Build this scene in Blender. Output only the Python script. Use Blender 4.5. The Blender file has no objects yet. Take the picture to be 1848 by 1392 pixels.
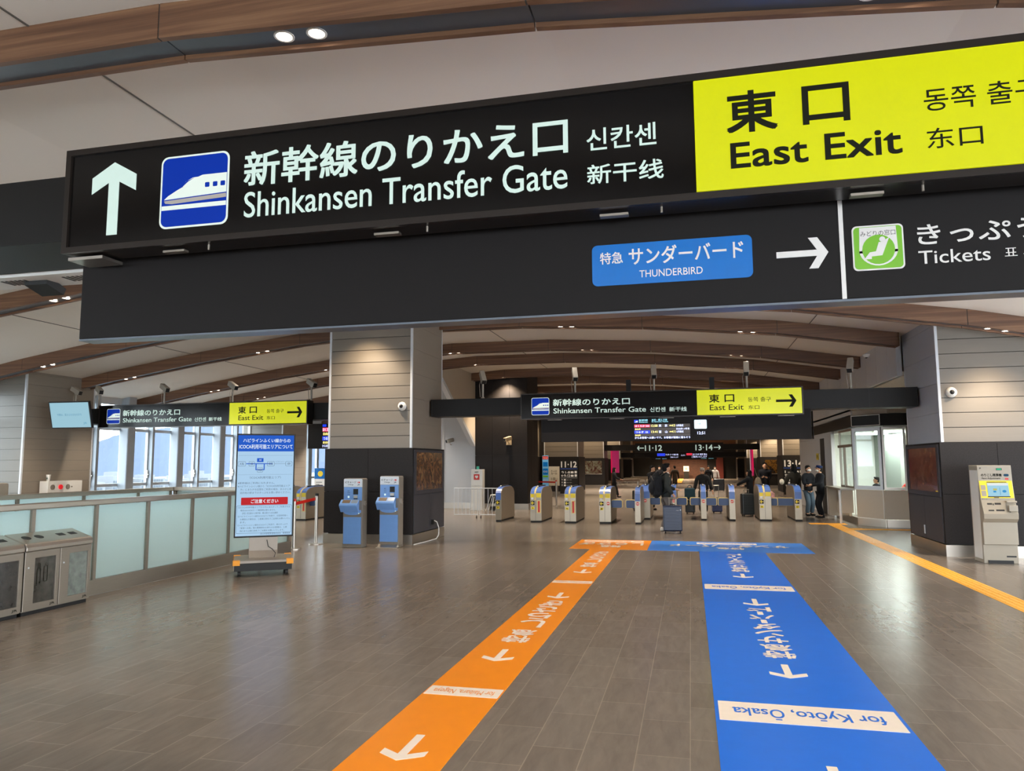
import bpy, bmesh, math, random
from math import sin, cos, pi, radians
from mathutils import Vector, Matrix
random.seed(7)
scene = bpy.context.scene
COL = scene.collection

# ------------------------------------------------------------------ helpers
def lin(c):
    if isinstance(c, str):
        c = [int(c[i:i+2], 16)/255 for i in (0, 2, 4)]
    return tuple((v/12.92 if v <= .04045 else ((v+.055)/1.055)**2.4) for v in c)+(1,)

MATS = {}
def mat(name, col='808080', rough=.5, metal=0, emit=None, es=1.0, var=.06, vs=12, bump=0, spec=.5, coat=0, stretch=(1,1,1)):
    if name in MATS: return MATS[name]
    m = bpy.data.materials.new(name); m.use_nodes = True
    nt = m.node_tree; b = nt.nodes['Principled BSDF']; L = nt.links
    c = lin(col)
    b.inputs['Roughness'].default_value = rough; b.inputs['Metallic'].default_value = metal
    b.inputs['Specular IOR Level'].default_value = spec; b.inputs['Coat Weight'].default_value = coat
    tc = nt.nodes.new('ShaderNodeTexCoord'); mp = nt.nodes.new('ShaderNodeMapping'); mp.inputs['Scale'].default_value = stretch
    nz = nt.nodes.new('ShaderNodeTexNoise'); nz.inputs['Scale'].default_value = vs; nz.inputs['Detail'].default_value = 4
    L.new(tc.outputs['Object'], mp.inputs['Vector']); L.new(mp.outputs[0], nz.inputs['Vector'])
    mx = nt.nodes.new('ShaderNodeMix'); mx.data_type = 'RGBA'
    mx.inputs[6].default_value = tuple(v*(1-var) for v in c[:3])+(1,); mx.inputs[7].default_value = tuple(min(1, v*(1+var)) for v in c[:3])+(1,)
    L.new(nz.outputs['Fac'], mx.inputs[0]); L.new(mx.outputs[2], b.inputs['Base Color'])
    if bump:
        bp = nt.nodes.new('ShaderNodeBump'); bp.inputs['Strength'].default_value = bump; bp.inputs['Distance'].default_value = .004
        L.new(nz.outputs['Fac'], bp.inputs['Height']); L.new(bp.outputs[0], b.inputs['Normal'])
    if emit:
        b.inputs['Emission Color'].default_value = lin(emit); b.inputs['Emission Strength'].default_value = es
    MATS[name] = m; return m

class F:
    """a flat frame: origin, u (right), v (up); n points out of the face"""
    def __init__(s, o, u=(1,0,0), v=(0,0,1)):
        s.o = Vector(o); s.u = Vector(u).normalized(); s.v = Vector(v).normalized(); s.n = s.u.cross(s.v)
    def p(s, a, b, d=0): return s.o+s.u*a+s.v*b+s.n*d

_tc = {}
def text_data(s, bold=0, res=3, ext=0):
    k = (s, bold, res, ext)
    if k in _tc: return _tc[k]
    cu = bpy.data.curves.new('t', 'FONT'); cu.body = s; cu.offset = bold; cu.resolution_u = res; cu.fill_mode = 'BOTH'
    if ext: cu.extrude = ext
    ob = bpy.data.objects.new('t', cu); COL.objects.link(ob)
    dg = bpy.context.evaluated_depsgraph_get()
    me = bpy.data.meshes.new_from_object(ob.evaluated_get(dg))
    vs = [v.co.copy() for v in me.vertices]; fs = [tuple(p.vertices) for p in me.polygons]
    bpy.data.objects.remove(ob); bpy.data.curves.remove(cu); bpy.data.meshes.remove(me)
    x0 = min(v.x for v in vs); x1 = max(v.x for v in vs); y0 = min(v.y for v in vs); y1 = max(v.y for v in vs)
    vs = [((v.x-x0)/max(1e-6, x1-x0), (v.y-y0)/max(1e-6, y1-y0), (0 if not ext else (1 if v.z > 0 else 0))) for v in vs]
    _tc[k] = (vs, fs, (x1-x0)/max(1e-6, y1-y0)); return _tc[k]

def rrect(u0, u1, v0, v1, r, n=5):
    P = []
    for cx, cy, a0 in ((u1-r, v1-r, 0), (u0+r, v1-r, 90), (u0+r, v0+r, 180), (u1-r, v0+r, 270)):
        for i in range(n+1):
            a = radians(a0+90*i/n); P.append((cx+r*cos(a), cy+r*sin(a)))
    return P
def circ(cx, cy, r, n=20, ry=None): return [(cx+r*cos(2*pi*i/n), cy+(ry or r)*sin(2*pi*i/n)) for i in range(n)]

class MB:
    def __init__(s): s.v = []; s.f = []; s.m = []; s.mi = 0
    def mat(s, i): s.mi = i; return s
    def add(s, vs, fs):
        o = len(s.v); s.v += [tuple(v) for v in vs]; s.f += [tuple(i+o for i in f) for f in fs]; s.m += [s.mi]*len(fs); return s
    def box(s, x0, x1, y0, y1, z0, z1):
        vs = [(x0,y0,z0),(x1,y0,z0),(x1,y1,z0),(x0,y1,z0),(x0,y0,z1),(x1,y0,z1),(x1,y1,z1),(x0,y1,z1)]
        return s.add(vs, [(0,3,2,1),(4,5,6,7),(0,1,5,4),(1,2,6,5),(2,3,7,6),(3,0,4,7)])
    def plate(s, fr, poly, t=.002, d=0):
        n = len(poly); vs = [fr.p(a, b, d) for a, b in poly]+[fr.p(a, b, d+t) for a, b in poly]
        fs = [tuple(range(n-1, -1, -1)), tuple(range(n, 2*n))]+[(i, (i+1) % n, n+(i+1) % n, n+i) for i in range(n)]
        ar = sum(poly[i][0]*poly[(i+1) % n][1]-poly[(i+1) % n][0]*poly[i][1] for i in range(n))
        if ar < 0: fs = [f[::-1] for f in fs]
        return s.add(vs, fs)
    def rect(s, fr, u0, u1, v0, v1, t=.002, d=0): return s.plate(fr, [(u0,v0),(u1,v0),(u1,v1),(u0,v1)], t, d)
    def ring(s, fr, outer, inner, t=.002, d=0):
        n = len(outer); vs = []
        for dd in (d, d+t):
            vs += [fr.p(a, b, dd) for a, b in outer]+[fr.p(a, b, dd) for a, b in inner]
        fs = []
        for i in range(n):
            j = (i+1) % n
            fs += [(2*n+i, 2*n+j, 3*n+j, 3*n+i), (i, j, 2*n+j, 2*n+i), (n+j, n+i, 3*n+i, 3*n+j), (j, i, n+i, n+j)]
        return s.add(vs, fs)
    def text(s, fr, t, u0, u1, v0, v1, d=.002, bold=0, res=3, ext=0):
        cjk = any(ord(c) > 0x2e80 for c in t); sh = [(0, 0)]
        if cjk or bold >= .015:
            if bold >= .008: e = bold*1.1; sh = [(e, e), (-e, e), (e, -e), (-e, -e)]
            bold = 0
        vs, fs, asp = text_data(t, bold, res, ext)
        if u1 is None: u1 = u0+(v1-v0)*asp
        if u0 is None: u0 = u1-(v1-v0)*asp
        H = v1-v0
        for k, (ex, ey) in enumerate(sh): s.add([fr.p(u0+a*(u1-u0)+ex*H, v0+b*H+ey*H, d+c*.003+k*.0003) for a, b, c in vs], fs)
        return s
    def tube(s, pts, r, n=8, cap=True):
        pts = [Vector(p) for p in pts]; rs = r if isinstance(r, (list, tuple)) else [r]*len(pts)
        up = Vector((0,0,1)); rings = []
        for i, p in enumerate(pts):
            d = (pts[min(i+1, len(pts)-1)]-pts[max(i-1, 0)]).normalized()
            a = d.cross(up if abs(d.z) < .95 else Vector((1,0,0))).normalized(); b = a.cross(d)
            rings.append([p+a*rs[i]*cos(2*pi*k/n)+b*rs[i]*sin(2*pi*k/n) for k in range(n)])
        vs = [q for rg in rings for q in rg]; fs = []
        for i in range(len(pts)-1):
            for k in range(n):
                fs.append((i*n+k, i*n+(k+1) % n, (i+1)*n+(k+1) % n, (i+1)*n+k))
        if cap: fs += [tuple(range(n)), tuple(range((len(pts)-1)*n+n-1, (len(pts)-1)*n-1, -1))]
        fs = [f[::-1] for f in fs]
        return s.add(vs, fs)
    def ell(s, c, r, n=10, m=7, rot=None, z0=-1, z1=1):
        vs = []; fs = []; t0 = math.asin(z0); t1 = math.asin(z1); R = rot or Matrix.Identity(3)
        for j in range(m+1):
            t = t0+(t1-t0)*j/m
            for i in range(n):
                a = 2*pi*i/n; v = R @ Vector((r[0]*cos(t)*cos(a), r[1]*cos(t)*sin(a), r[2]*sin(t))); vs.append((c[0]+v.x, c[1]+v.y, c[2]+v.z))
        for j in range(m):
            for i in range(n): fs.append((j*n+i, j*n+(i+1) % n, (j+1)*n+(i+1) % n, (j+1)*n+i))
        fs += [tuple(range(n-1, -1, -1)), tuple(range(m*n, m*n+n))]
        return s.add(vs, fs)
    def obox(s, c, ax, ay, az, hx, hy, hz):
        c = Vector(c); ax = Vector(ax).normalized()*hx; ay = Vector(ay).normalized()*hy; az = Vector(az).normalized()*hz
        vs = [c-ax-ay-az, c+ax-ay-az, c+ax+ay-az, c-ax+ay-az, c-ax-ay+az, c+ax-ay+az, c+ax+ay+az, c-ax+ay+az]
        return s.add(vs, [(0,3,2,1),(4,5,6,7),(0,1,5,4),(1,2,6,5),(2,3,7,6),(3,0,4,7)])
    def prism_x(s, prof, x0, x1):
        """profile of (y,z) points pushed along x"""
        return s.plate(F((x0,0,0), (0,1,0), (0,0,1)), prof, x1-x0)
    def build(s, name, mats, parent=None, smooth=False, bevel=0, seg=2):
        me = bpy.data.meshes.new(name); me.from_pydata(s.v, [], s.f)
        if not isinstance(mats, (list, tuple)): mats = [mats]
        for m in mats: me.materials.append(m)
        for p, i in zip(me.polygons, s.m): p.material_index = min(i, len(mats)-1)
        me.update()
        if smooth:
            for p in me.polygons: p.use_smooth = True
            me.set_sharp_from_angle(angle=radians(40))
        o = bpy.data.objects.new(name, me); COL.objects.link(o)
        if parent is not None: o.parent = parent
        if bevel:
            b = o.modifiers.new('bevel', 'BEVEL'); b.width = bevel; b.segments = seg; b.limit_method = 'ANGLE'; b.angle_limit = radians(40)
            b.harden_normals = False
        return o

def tag(o, label=None, cat=None, group=None, kind=None):
    if label: o['label'] = label
    if cat: o['category'] = cat
    if group: o['group'] = group
    if kind: o['kind'] = kind
    return o
def thing(name, label, cat, loc=(0,0,0), rz=0, group=None):
    o = bpy.data.objects.new(name, None); COL.objects.link(o); o.location = loc; o.rotation_euler = (0, 0, radians(rz)); o.empty_display_size = .1
    return tag(o, label, cat, group)
def struct(name, mb, m, parent=None, **k):
    o = mb.build(name, m, parent, **k)
    if parent is None: o['kind'] = 'structure'
    return o
def kids(o): return [c for c in bpy.data.objects if c.parent == o]
def dup(root, loc, rz=0, label=None, group=None, ks=None):
    r = root.copy(); COL.objects.link(r); r.location = loc; r.rotation_euler = (0, 0, radians(rz))
    if label: r['label'] = label
    if group: r['group'] = group
    for ch in (ks if ks is not None else kids(root)):
        c = ch.copy(); COL.objects.link(c); c.parent = r
        for g in kids(ch):
            d = g.copy(); COL.objects.link(d); d.parent = c
    return r

# ------------------------------------------------------------------ materials
def nodes(m): return m.node_tree.nodes, m.node_tree.links
def floor_mat():
    m = mat('floor_slate', '7d7268', .36, bump=0, spec=.5); n, L = nodes(m); b = n['Principled BSDF']
    geo = n.new('ShaderNodeNewGeometry'); sep = n.new('ShaderNodeSeparateXYZ'); cmb = n.new('ShaderNodeCombineXYZ')
    L.new(geo.outputs['Position'], sep.inputs[0]); L.new(sep.outputs['Y'], cmb.inputs['X']); L.new(sep.outputs['X'], cmb.inputs['Y'])
    br = n.new('ShaderNodeTexBrick'); br.inputs['Scale'].default_value = 1; br.inputs['Brick Width'].default_value = .6; br.inputs['Row Height'].default_value = .3
    br.inputs['Mortar Size'].default_value = .0034; br.inputs['Mortar Smooth'].default_value = .1; br.inputs['Bias'].default_value = 0
    br.inputs['Color1'].default_value = lin('71685f'); br.inputs['Color2'].default_value = lin('7a7168'); br.inputs['Mortar'].default_value = lin('8b8074')
    mp = n.new('ShaderNodeMapping'); mp.inputs['Location'].default_value = (.35, .05, 0); L.new(cmb.outputs[0], mp.inputs['Vector']); L.new(mp.outputs[0], br.inputs['Vector'])
    nz = n.new('ShaderNodeTexNoise'); nz.inputs['Scale'].default_value = 11; nz.inputs['Detail'].default_value = 7; nz.inputs['Roughness'].default_value = .6; nz.inputs['Distortion'].default_value = .5
    sm = n.new('ShaderNodeMapping'); sm.inputs['Scale'].default_value = (1.4, .3, 1); sm.inputs['Rotation'].default_value = (0, 0, .75); L.new(geo.outputs['Position'], sm.inputs['Vector']); L.new(sm.outputs[0], nz.inputs['Vector'])
    mul = n.new('ShaderNodeMix'); mul.data_type = 'RGBA'; mul.blend_type = 'MULTIPLY'; mul.inputs[0].default_value = 1
    rp = n.new('ShaderNodeValToRGB'); rp.color_ramp.elements[0].position = .3; rp.color_ramp.elements[0].color = (.86,.86,.86,1); rp.color_ramp.elements[1].position = .72; rp.color_ramp.elements[1].color = (1.1,1.08,1.05,1)
    L.new(nz.outputs['Fac'], rp.inputs[0]); L.new(br.outputs['Color'], mul.inputs[6]); L.new(rp.outputs[0], mul.inputs[7]); L.new(mul.outputs[2], b.inputs['Base Color'])
    bp = n.new('ShaderNodeBump'); bp.inputs['Strength'].default_value = .012; bp.inputs['Distance'].default_value = .001; L.new(nz.outputs['Fac'], bp.inputs['Height'])
    bp2 = n.new('ShaderNodeBump'); bp2.inputs['Strength'].default_value = .4; bp2.inputs['Distance'].default_value = .002; bp2.invert = True
    L.new(br.outputs['Fac'], bp2.inputs['Height']); L.new(bp.outputs[0], bp2.inputs['Normal']); L.new(bp2.outputs[0], b.inputs['Normal'])
    mr = n.new('ShaderNodeMapRange'); mr.inputs[3].default_value = .22; mr.inputs[4].default_value = .28; L.new(nz.outputs['Fac'], mr.inputs[0]); L.new(mr.outputs[0], b.inputs['Roughness'])
    return m
def wood_mat():
    m = mat('beam_wood', '7a5238', .5); n, L = nodes(m); b = n['Principled BSDF']
    geo = n.new('ShaderNodeNewGeometry'); mp = n.new('ShaderNodeMapping'); mp.inputs['Scale'].default_value = (.35, 3, 14); L.new(geo.outputs['Position'], mp.inputs['Vector'])
    nz = n.new('ShaderNodeTexNoise'); nz.inputs['Scale'].default_value = 1.5; nz.inputs['Detail'].default_value = 6; nz.inputs['Roughness'].default_value = .6; L.new(mp.outputs[0], nz.inputs['Vector'])
    rp = n.new('ShaderNodeValToRGB'); e = rp.color_ramp.elements; e[0].position = .3; e[0].color = lin('513524'); e[1].position = .7; e[1].color = lin('7f5d42'); e2 = e.new(.5); e2.color = lin('674731')
    L.new(nz.outputs['Fac'], rp.inputs[0]); L.new(rp.outputs[0], b.inputs['Base Color']); return m
def art_mat(name, cols, sc=5, seed=0):
    m = mat(name, '503020', .2, coat=.25); n, L = nodes(m); b = n['Principled BSDF']
    tc = n.new('ShaderNodeTexCoord'); mp = n.new('ShaderNodeMapping'); mp.inputs['Location'].default_value = (seed, seed*2, 0); L.new(tc.outputs['Object'], mp.inputs[0])
    nz = n.new('ShaderNodeTexNoise'); nz.inputs['Scale'].default_value = sc; nz.inputs['Detail'].default_value = 7; nz.inputs['Distortion'].default_value = 2.2; L.new(mp.outputs[0], nz.inputs['Vector'])
    rp = n.new('ShaderNodeValToRGB'); e = rp.color_ramp.elements; e[0].position = .3; e[0].color = lin(cols[0]); e[1].position = .75; e[1].color = lin(cols[-1])
    for i, c in enumerate(cols[1:-1]): q = e.new(.42+.13*i); q.color = lin(c)
    L.new(nz.outputs['Fac'], rp.inputs[0]); L.new(rp.outputs[0], b.inputs['Base Color']); return m
def glass_mat(name, tint='f6fafa', refl=.1):
    m = bpy.data.materials.new(name); m.use_nodes = True; n = m.node_tree.nodes; L = m.node_tree.links; n.remove(n['Principled BSDF'])
    o = n['Material Output']; t = n.new('ShaderNodeBsdfTransparent'); t.inputs[0].default_value = lin(tint)
    g = n.new('ShaderNodeBsdfGlossy'); g.inputs['Roughness'].default_value = .02; fr = n.new('ShaderNodeLayerWeight'); pw = n.new('ShaderNodeMath'); pw.operation = 'POWER'; pw.inputs[1].default_value = 4; ml = n.new('ShaderNodeMath'); ml.operation = 'MULTIPLY_ADD'; ml.inputs[1].default_value = .25; ml.inputs[2].default_value = .03
    L.new(fr.outputs['Facing'], pw.inputs[0]); L.new(pw.outputs[0], ml.inputs[0])
    mx = n.new('ShaderNodeMixShader'); L.new(ml.outputs[0], mx.inputs[0]); L.new(t.outputs[0], mx.inputs[1]); L.new(g.outputs[0], mx.inputs[2]); L.new(mx.outputs[0], o.inputs[0]); return m
def frosted_mat():
    m = bpy.data.materials.new('frosted_glass'); m.use_nodes = True; n = m.node_tree.nodes; L = m.node_tree.links; b = n['Principled BSDF']
    b.inputs['Base Color'].default_value = lin('dbe8e6'); b.inputs['Roughness'].default_value = .12
    tr = n.new('ShaderNodeBsdfTranslucent'); tr.inputs[0].default_value = lin('e6f4f2'); mx = n.new('ShaderNodeMixShader'); mx.inputs[0].default_value = .72
    tp = n.new('ShaderNodeBsdfTransparent'); tp.inputs[0].default_value = lin('cfe4e8'); m2 = n.new('ShaderNodeMixShader'); m2.inputs[0].default_value = .12
    L.new(b.outputs[0], mx.inputs[1]); L.new(tr.outputs[0], mx.inputs[2]); L.new(mx.outputs[0], m2.inputs[1]); L.new(tp.outputs[0], m2.inputs[2]); L.new(m2.outputs[0], n['Material Output'].inputs[0]); return m
def brick_mat():
    m = mat('brown_lattice', '6b4030', .6); n, L = nodes(m); b = n['Principled BSDF']
    geo = n.new('ShaderNodeNewGeometry'); sep = n.new('ShaderNodeSeparateXYZ'); cmb = n.new('ShaderNodeCombineXYZ'); L.new(geo.outputs['Position'], sep.inputs[0]); L.new(sep.outputs['X'], cmb.inputs['X']); L.new(sep.outputs['Z'], cmb.inputs['Y'])
    br = n.new('ShaderNodeTexBrick'); br.inputs['Scale'].default_value = 1; br.inputs['Brick Width'].default_value = .17; br.inputs['Row Height'].default_value = .09; br.inputs['Mortar Size'].default_value = .02
    br.inputs['Color1'].default_value = lin('6a402c'); br.inputs['Color2'].default_value = lin('553220'); br.inputs['Mortar'].default_value = lin('35201a'); L.new(cmb.outputs[0], br.inputs['Vector']); L.new(br.outputs['Color'], b.inputs['Base Color']); return m

M_gate = mat('gate_steel', '988d7c', .36, .7, var=.06, vs=4, stretch=(1, 1, 30))
M_floor = floor_mat(); M_wood = wood_mat(); M_brick = brick_mat()
M_ceil = mat('ceiling_white', 'e0d7cb', .7, var=.015, vs=2)
M_seam = mat('seam', '5c5650', .7)
M_panel = mat('grey_panel', '746d63', .42, var=.05, vs=3, stretch=(1, 1, 14))
M_side = mat('brown_grey_panel', '82786c', .45, var=.06, vs=3, stretch=(1, 1, 12))
M_core = mat('panel_joint', '2e2b28', .7)
M_trim = mat('white_metal_trim', 'c9cdd2', .35, .1)
M_dado = mat('dark_granite', '232020', .6, var=.5, vs=45, spec=.2)
M_dado2 = mat('black_panel', '3c3b40', .45, var=.1, spec=.3)
M_steel = mat('brushed_steel', 'b8b0a5', .33, .92, var=.08, vs=4, stretch=(1, 1, 40))
M_steeld = mat('dark_steel', '988e82', .42, .8, var=.08, vs=4, stretch=(1, 1, 30))
M_black = mat('black_satin', '151311', .5, var=.1, spec=.25)
M_black2 = mat('black_matte', '121110', .6)
M_sign = mat('sign_face_black', '12100f', .14, var=.05, spec=.22)
M_frame = mat('sign_frame', '2b2521', .3, .4)
M_chan = mat('beam_channel', '5a6068', .3, .5)
M_lens = mat('lamp_lens', 'ffffff', .3, emit='ffe6cc', es=30)
M_letter = mat('backlit_letter', '9aa8a0', .3, emit='cfe8de', es=.56)
M_ywhite = mat('backlit_white', 'a4a8a0', .3, emit='e0f0e6', es=.6)
M_yellow = mat('backlit_yellow', '8c8c00', .25, emit='d4dc00', es=.66)
M_blue = mat('backlit_blue', '051a5c', .4, emit='0a38b4', es=.6, spec=.1)
M_ink = mat('dark_ink', '15160a', .6, spec=.12)
M_grey = mat('pictogram_grey', '9a948c', .4, emit='9a948c', es=.3)
M_print = mat('white_print', 'd9d5cf', .35)
M_board = mat('board_black', '1a1716', .6, var=.05, spec=.15)
M_badge = mat('badge_blue', '0f6ab8', .2)
M_green = mat('pictogram_green', '72b12c', .25)
M_orange = mat('floor_orange', 'f08c00', .34, var=.05, vs=6, bump=.15)
M_fblue = mat('floor_blue', '0f6cdc', .32, var=.05, vs=6, bump=.3)
M_fblue2 = mat('floor_blue_pale', '3a80dc', .34, var=.04, vs=6, bump=.2)
M_fwhite = mat('floor_white', 'e9dccd', .42, var=.05, vs=20)
M_tact = mat('tactile_yellow', 'e8a838', .45, var=.06)
M_wall = mat('white_wall', 'c3c4c6', .45, var=.02, vs=3)
M_beige = mat('beige_wall', 'b3a796', .6, var=.03)
M_white = mat('white_paint', 'dcdad4', .4, var=.03)
M_cream = mat('cream_plastic', '9a907f', .4, var=.03)
M_opanel = mat('office_cream', 'b8ac99', .4, var=.03)
M_glass = glass_mat('window_glass'); M_frost = frosted_mat()
M_gblue = mat('gate_blue', '4a6cb0', .35); M_navy = mat('flap_navy', '27406c', .4); M_py = mat('pale_yellow', 'd3bb74', .4)
M_yel = mat('plain_yellow', 'e9cf24', .4); M_red = mat('plain_red', 'c8281e', .4)
M_icb = mat('machine_blue', '6f9bd6', .38); M_icg = mat('machine_grey', '7f766b', .45)
M_cam = mat('camera_tan', '9a9285', .5)
M_post = mat('window_post', 'aab0b7', .5)
M_skin = mat('skin', 'c89878', .5, var=.04); M_hair = mat('dark_hair', '1a1613', .5, var=.2, vs=40)
def cloth(name, c): return mat('cloth_'+name, c, .85, var=.12, vs=25, bump=.2, spec=.25)
def screen(name, c, es=.9): return mat('screen_'+name, '101114', .5, emit=c, es=es, spec=.1)
# ------------------------------------------------------------------ camera and world
cam = bpy.data.cameras.new('camera'); co = bpy.data.objects.new('camera', cam); COL.objects.link(co); scene.camera = co
cam.sensor_fit = 'HORIZONTAL'; cam.sensor_width = 36; cam.lens = 1335.12/1848*36; cam.clip_end = 4000; cam.clip_start = .05
yaw, pit, rol = radians(13.462), radians(6.030), radians(.300)
fw = Vector((-sin(yaw)*cos(pit), cos(yaw)*cos(pit), sin(pit))); r0 = Vector((cos(yaw), sin(yaw), 0)); u0 = r0.cross(fw)
r2 = r0*cos(rol)-u0*sin(rol); u2 = r0*sin(rol)+u0*cos(rol)
co.matrix_world = Matrix(((r2.x, u2.x, -fw.x, 0), (r2.y, u2.y, -fw.y, 0), (r2.z, u2.z, -fw.z, 1.65), (0, 0, 0, 1)))
w = bpy.data.worlds.new('overcast'); scene.world = w; w.use_nodes = True
bg = w.node_tree.nodes['Background']; bg.inputs[0].default_value = (.86, .93, 1.0, 1); bg.inputs[1].default_value = 11.0
scene.view_settings.view_transform = 'Standard'; scene.view_settings.look = 'None'; scene.view_settings.gamma = 1; scene.view_settings.exposure = 0
scene.cycles.use_denoising = True; scene.cycles.max_bounces = 7; scene.cycles.diffuse_bounces = 4; scene.cycles.glossy_bounces = 3
scene.cycles.transparent_max_bounces = 10; scene.cycles.sample_clamp_indirect = 6; scene.cycles.caustics_reflective = False; scene.cycles.caustics_refractive = False
scene.cycles.use_light_tree = True

# ------------------------------------------------------------------ arch profile of the vault
ARC = [(-17.25, 3.66), (-14.8, 4.1), (-12.03, 4.52), (-9.26, 4.86), (-6.5, 5.06), (-3.72, 5.05), (-.95, 4.9), (1.86, 4.63), (4.6, 4.2), (7.4, 3.62), (9.2, 3.15)]
def arch(x):
    for (a, za), (b, zb) in zip(ARC, ARC[1:]):
        if x <= b: return za+(zb-za)*(x-a)/(b-a)
    return ARC[-1][1]
def arc_pts(x0, x1): return [(x0, arch(x0))]+[p for p in ARC if x0 < p[0] < x1]+[(x1, arch(x1))]

# floor with the stairwell opening cut out
fl = MB()
for x0, x1, y0, y1 in ((-17.4, -10.2, -8, 82), (-10.2, -7.5, 13.15, 82), (-10.2, -7.5, -8, 1), (-7.5, 9.2, -8, 82)): fl.box(x0, x1, y0, y1, -.3, 0)
struct('floor', fl, M_floor)
sw = MB(); sw.box(-10.3, -10.2, 1, 13.15, -5, -.3); sw.box(-7.5, -7.4, 1, 13.15, -5, -.3); sw.box(-10.3, -7.4, 13.15, 13.25, -5, -.3); sw.box(-10.3, -7.4, .9, 1, -5, -.3); sw.box(-10.3, -7.4, .9, 13.25, -5.1, -5)
struct('wall_stairwell', sw, M_wall)
st = MB()
for i in range(16): st.box(-10.15, -7.55, 12.9-.3*(i+1), 12.9-.3*i, -5, -.16*(i+1)*1.0)
struct('stairs', st, M_wall)

# ceiling vault
ce = MB(); P = arc_pts(-17.25, 9.2)
ce.plate(F((0, 82, 0), (1,0,0), (0,0,1)), P+[(9.2, 5.4), (-17.25, 5.4)], 90)
ceil = struct('ceiling', ce, M_ceil)
sm = MB()
for x in (-12.3, -4.9, 2.5):
    z = arch(x); sm.box(x-.008, x+.008, -8, 82, z-.008, z+.01)
sm.build('seam', M_seam, ceil)

# wood-clad beams
BY = [-3.9, -1.3, 1.0, 4.4, 7.2, 10.1, 13.7, 16.27, 19.84, 22.39, 25.95, 28.5, 32.07, 34.62, 38.19, 40.74, 44.3, 46.9, 50.4, 53.0, 56.5, 59.1, 62.7, 65.2, 68.8, 71.3, 74.9, 77.4]
def beam(y, x0, x1):
    P = arc_pts(x0, x1); Wd = .35; H = .27
    root = None
    def strip(b, y0, y1, top, bot):
        for (xa, za), (xb, zb) in zip(P, P[1:]):
            g = .006
            b.plate(F((0, y1, 0), (1,0,0), (0,0,1)), [(xa+g, za-bot), (xb-g, zb-bot), (xb-g, zb+.03-top), (xa+g, za+.03-top)], y1-y0)
    b = MB(); strip(b, y, y+.05, 0, H); strip(b, y+Wd-.05, y+Wd, 0, H)
    b.box(x1-.02, x1, y, y+Wd, arch(x1)-H, arch(x1)+.03)
    root = struct('beam', b, M_wood)
    c = MB(); strip(c, y+.05, y+Wd-.05, .1, H-.035); c.build('soffit_panel', M_chan, root)
    k = MB()
    for xx, zz in P[1:-1]: k.box(xx-.007, xx+.007, y+.005, y+.045, zz-H, zz+.02)
    if k.v: k.build('joint', M_core, root)
for y in BY: beam(y, -17.0, 9.0 if y < 14.5 else 4.2)

# downlights: a bright lens in a ring, in pairs; real lamps beside them
LX = (-14.28, -10.4, -6.5, -2.66, 1.27, 5.1)
XN = {-14.28: 'window side', -10.4: 'over the stairwell', -6.5: 'left of centre', -2.66: 'at centre', 1.27: 'right of centre', 5.1: 'at far right'}
BN = {4.4: 'nearest wooden beam', 7.2: 'second wooden beam', 10.1: 'third wooden beam', 13.7: 'beam in front of the columns', 16.27: 'beam behind the first columns', 19.84: 'beam over the gate fronts', 22.39: 'beam just past the gate fronts', 25.95: 'beam at the dark stone column', 28.5: 'first beam past the dark column', 32.07: 'second beam past the dark column', 34.62: 'third beam past the dark column'}
proto = None
def lamp(x, y, z, en, size=.09, ang=92, col=(1, .86, .70)):
    d = bpy.data.lights.new('downlight_and_fill', 'SPOT'); d.energy = en; d.spot_size = radians(ang); d.spot_blend = .6; d.shadow_soft_size = size; d.color = col
    o = bpy.data.objects.new('downlight_and_fill', d); COL.objects.link(o); o.location = (x, y, z); return o
EN = 300
for y in BY:
    for x in LX:
        if y > 14.5 and x > 4.2: continue
        if y > 29 and x < -8: continue
        z = arch(x)-.235
        for s in (-.13, .13):
            if y < 4 or y > 62: continue
            zz = arch(x+s)-.237
            if proto is None:
                t = thing('downlight', '', 'downlight'); a = MB(); a.ring(F((0,0,0), (1,0,0), (0,-1,0)), circ(0,0,.075,16), circ(0,0,.058,16), .008, 0); a.build('trim_ring', M_white, t)
                a = MB(); a.plate(F((0,0,0), (1,0,0), (0,-1,0)), circ(0,0,.057,16), .003, 0); a.build('lens', M_lens, t); proto = t; pk = kids(t)
            else: t = dup(proto, (0,0,0), ks=pk)
            t.location = (x+s, y+.175, zz)
            if y in BN:
                t['label'] = 'one of two round downlights in the %s, %s' % (BN[y], XN[x]); t['group'] = 'downlight pair, %s, %s' % (BN[y], XN[x])
            else: t['label'] = 'tiny downlight under a distant beam far beyond the gates'; t['group'] = 'downlights far beyond the ticket gates'
        if (y > 40 and int(y) % 2) or y < 0: continue
        lamp(x, y+.175, z-.03, EN*(4.5 if y > 40 else 2.6 if y > 28 else 1.9 if y > 18 else 1.5 if y > 13 else .8))

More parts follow.
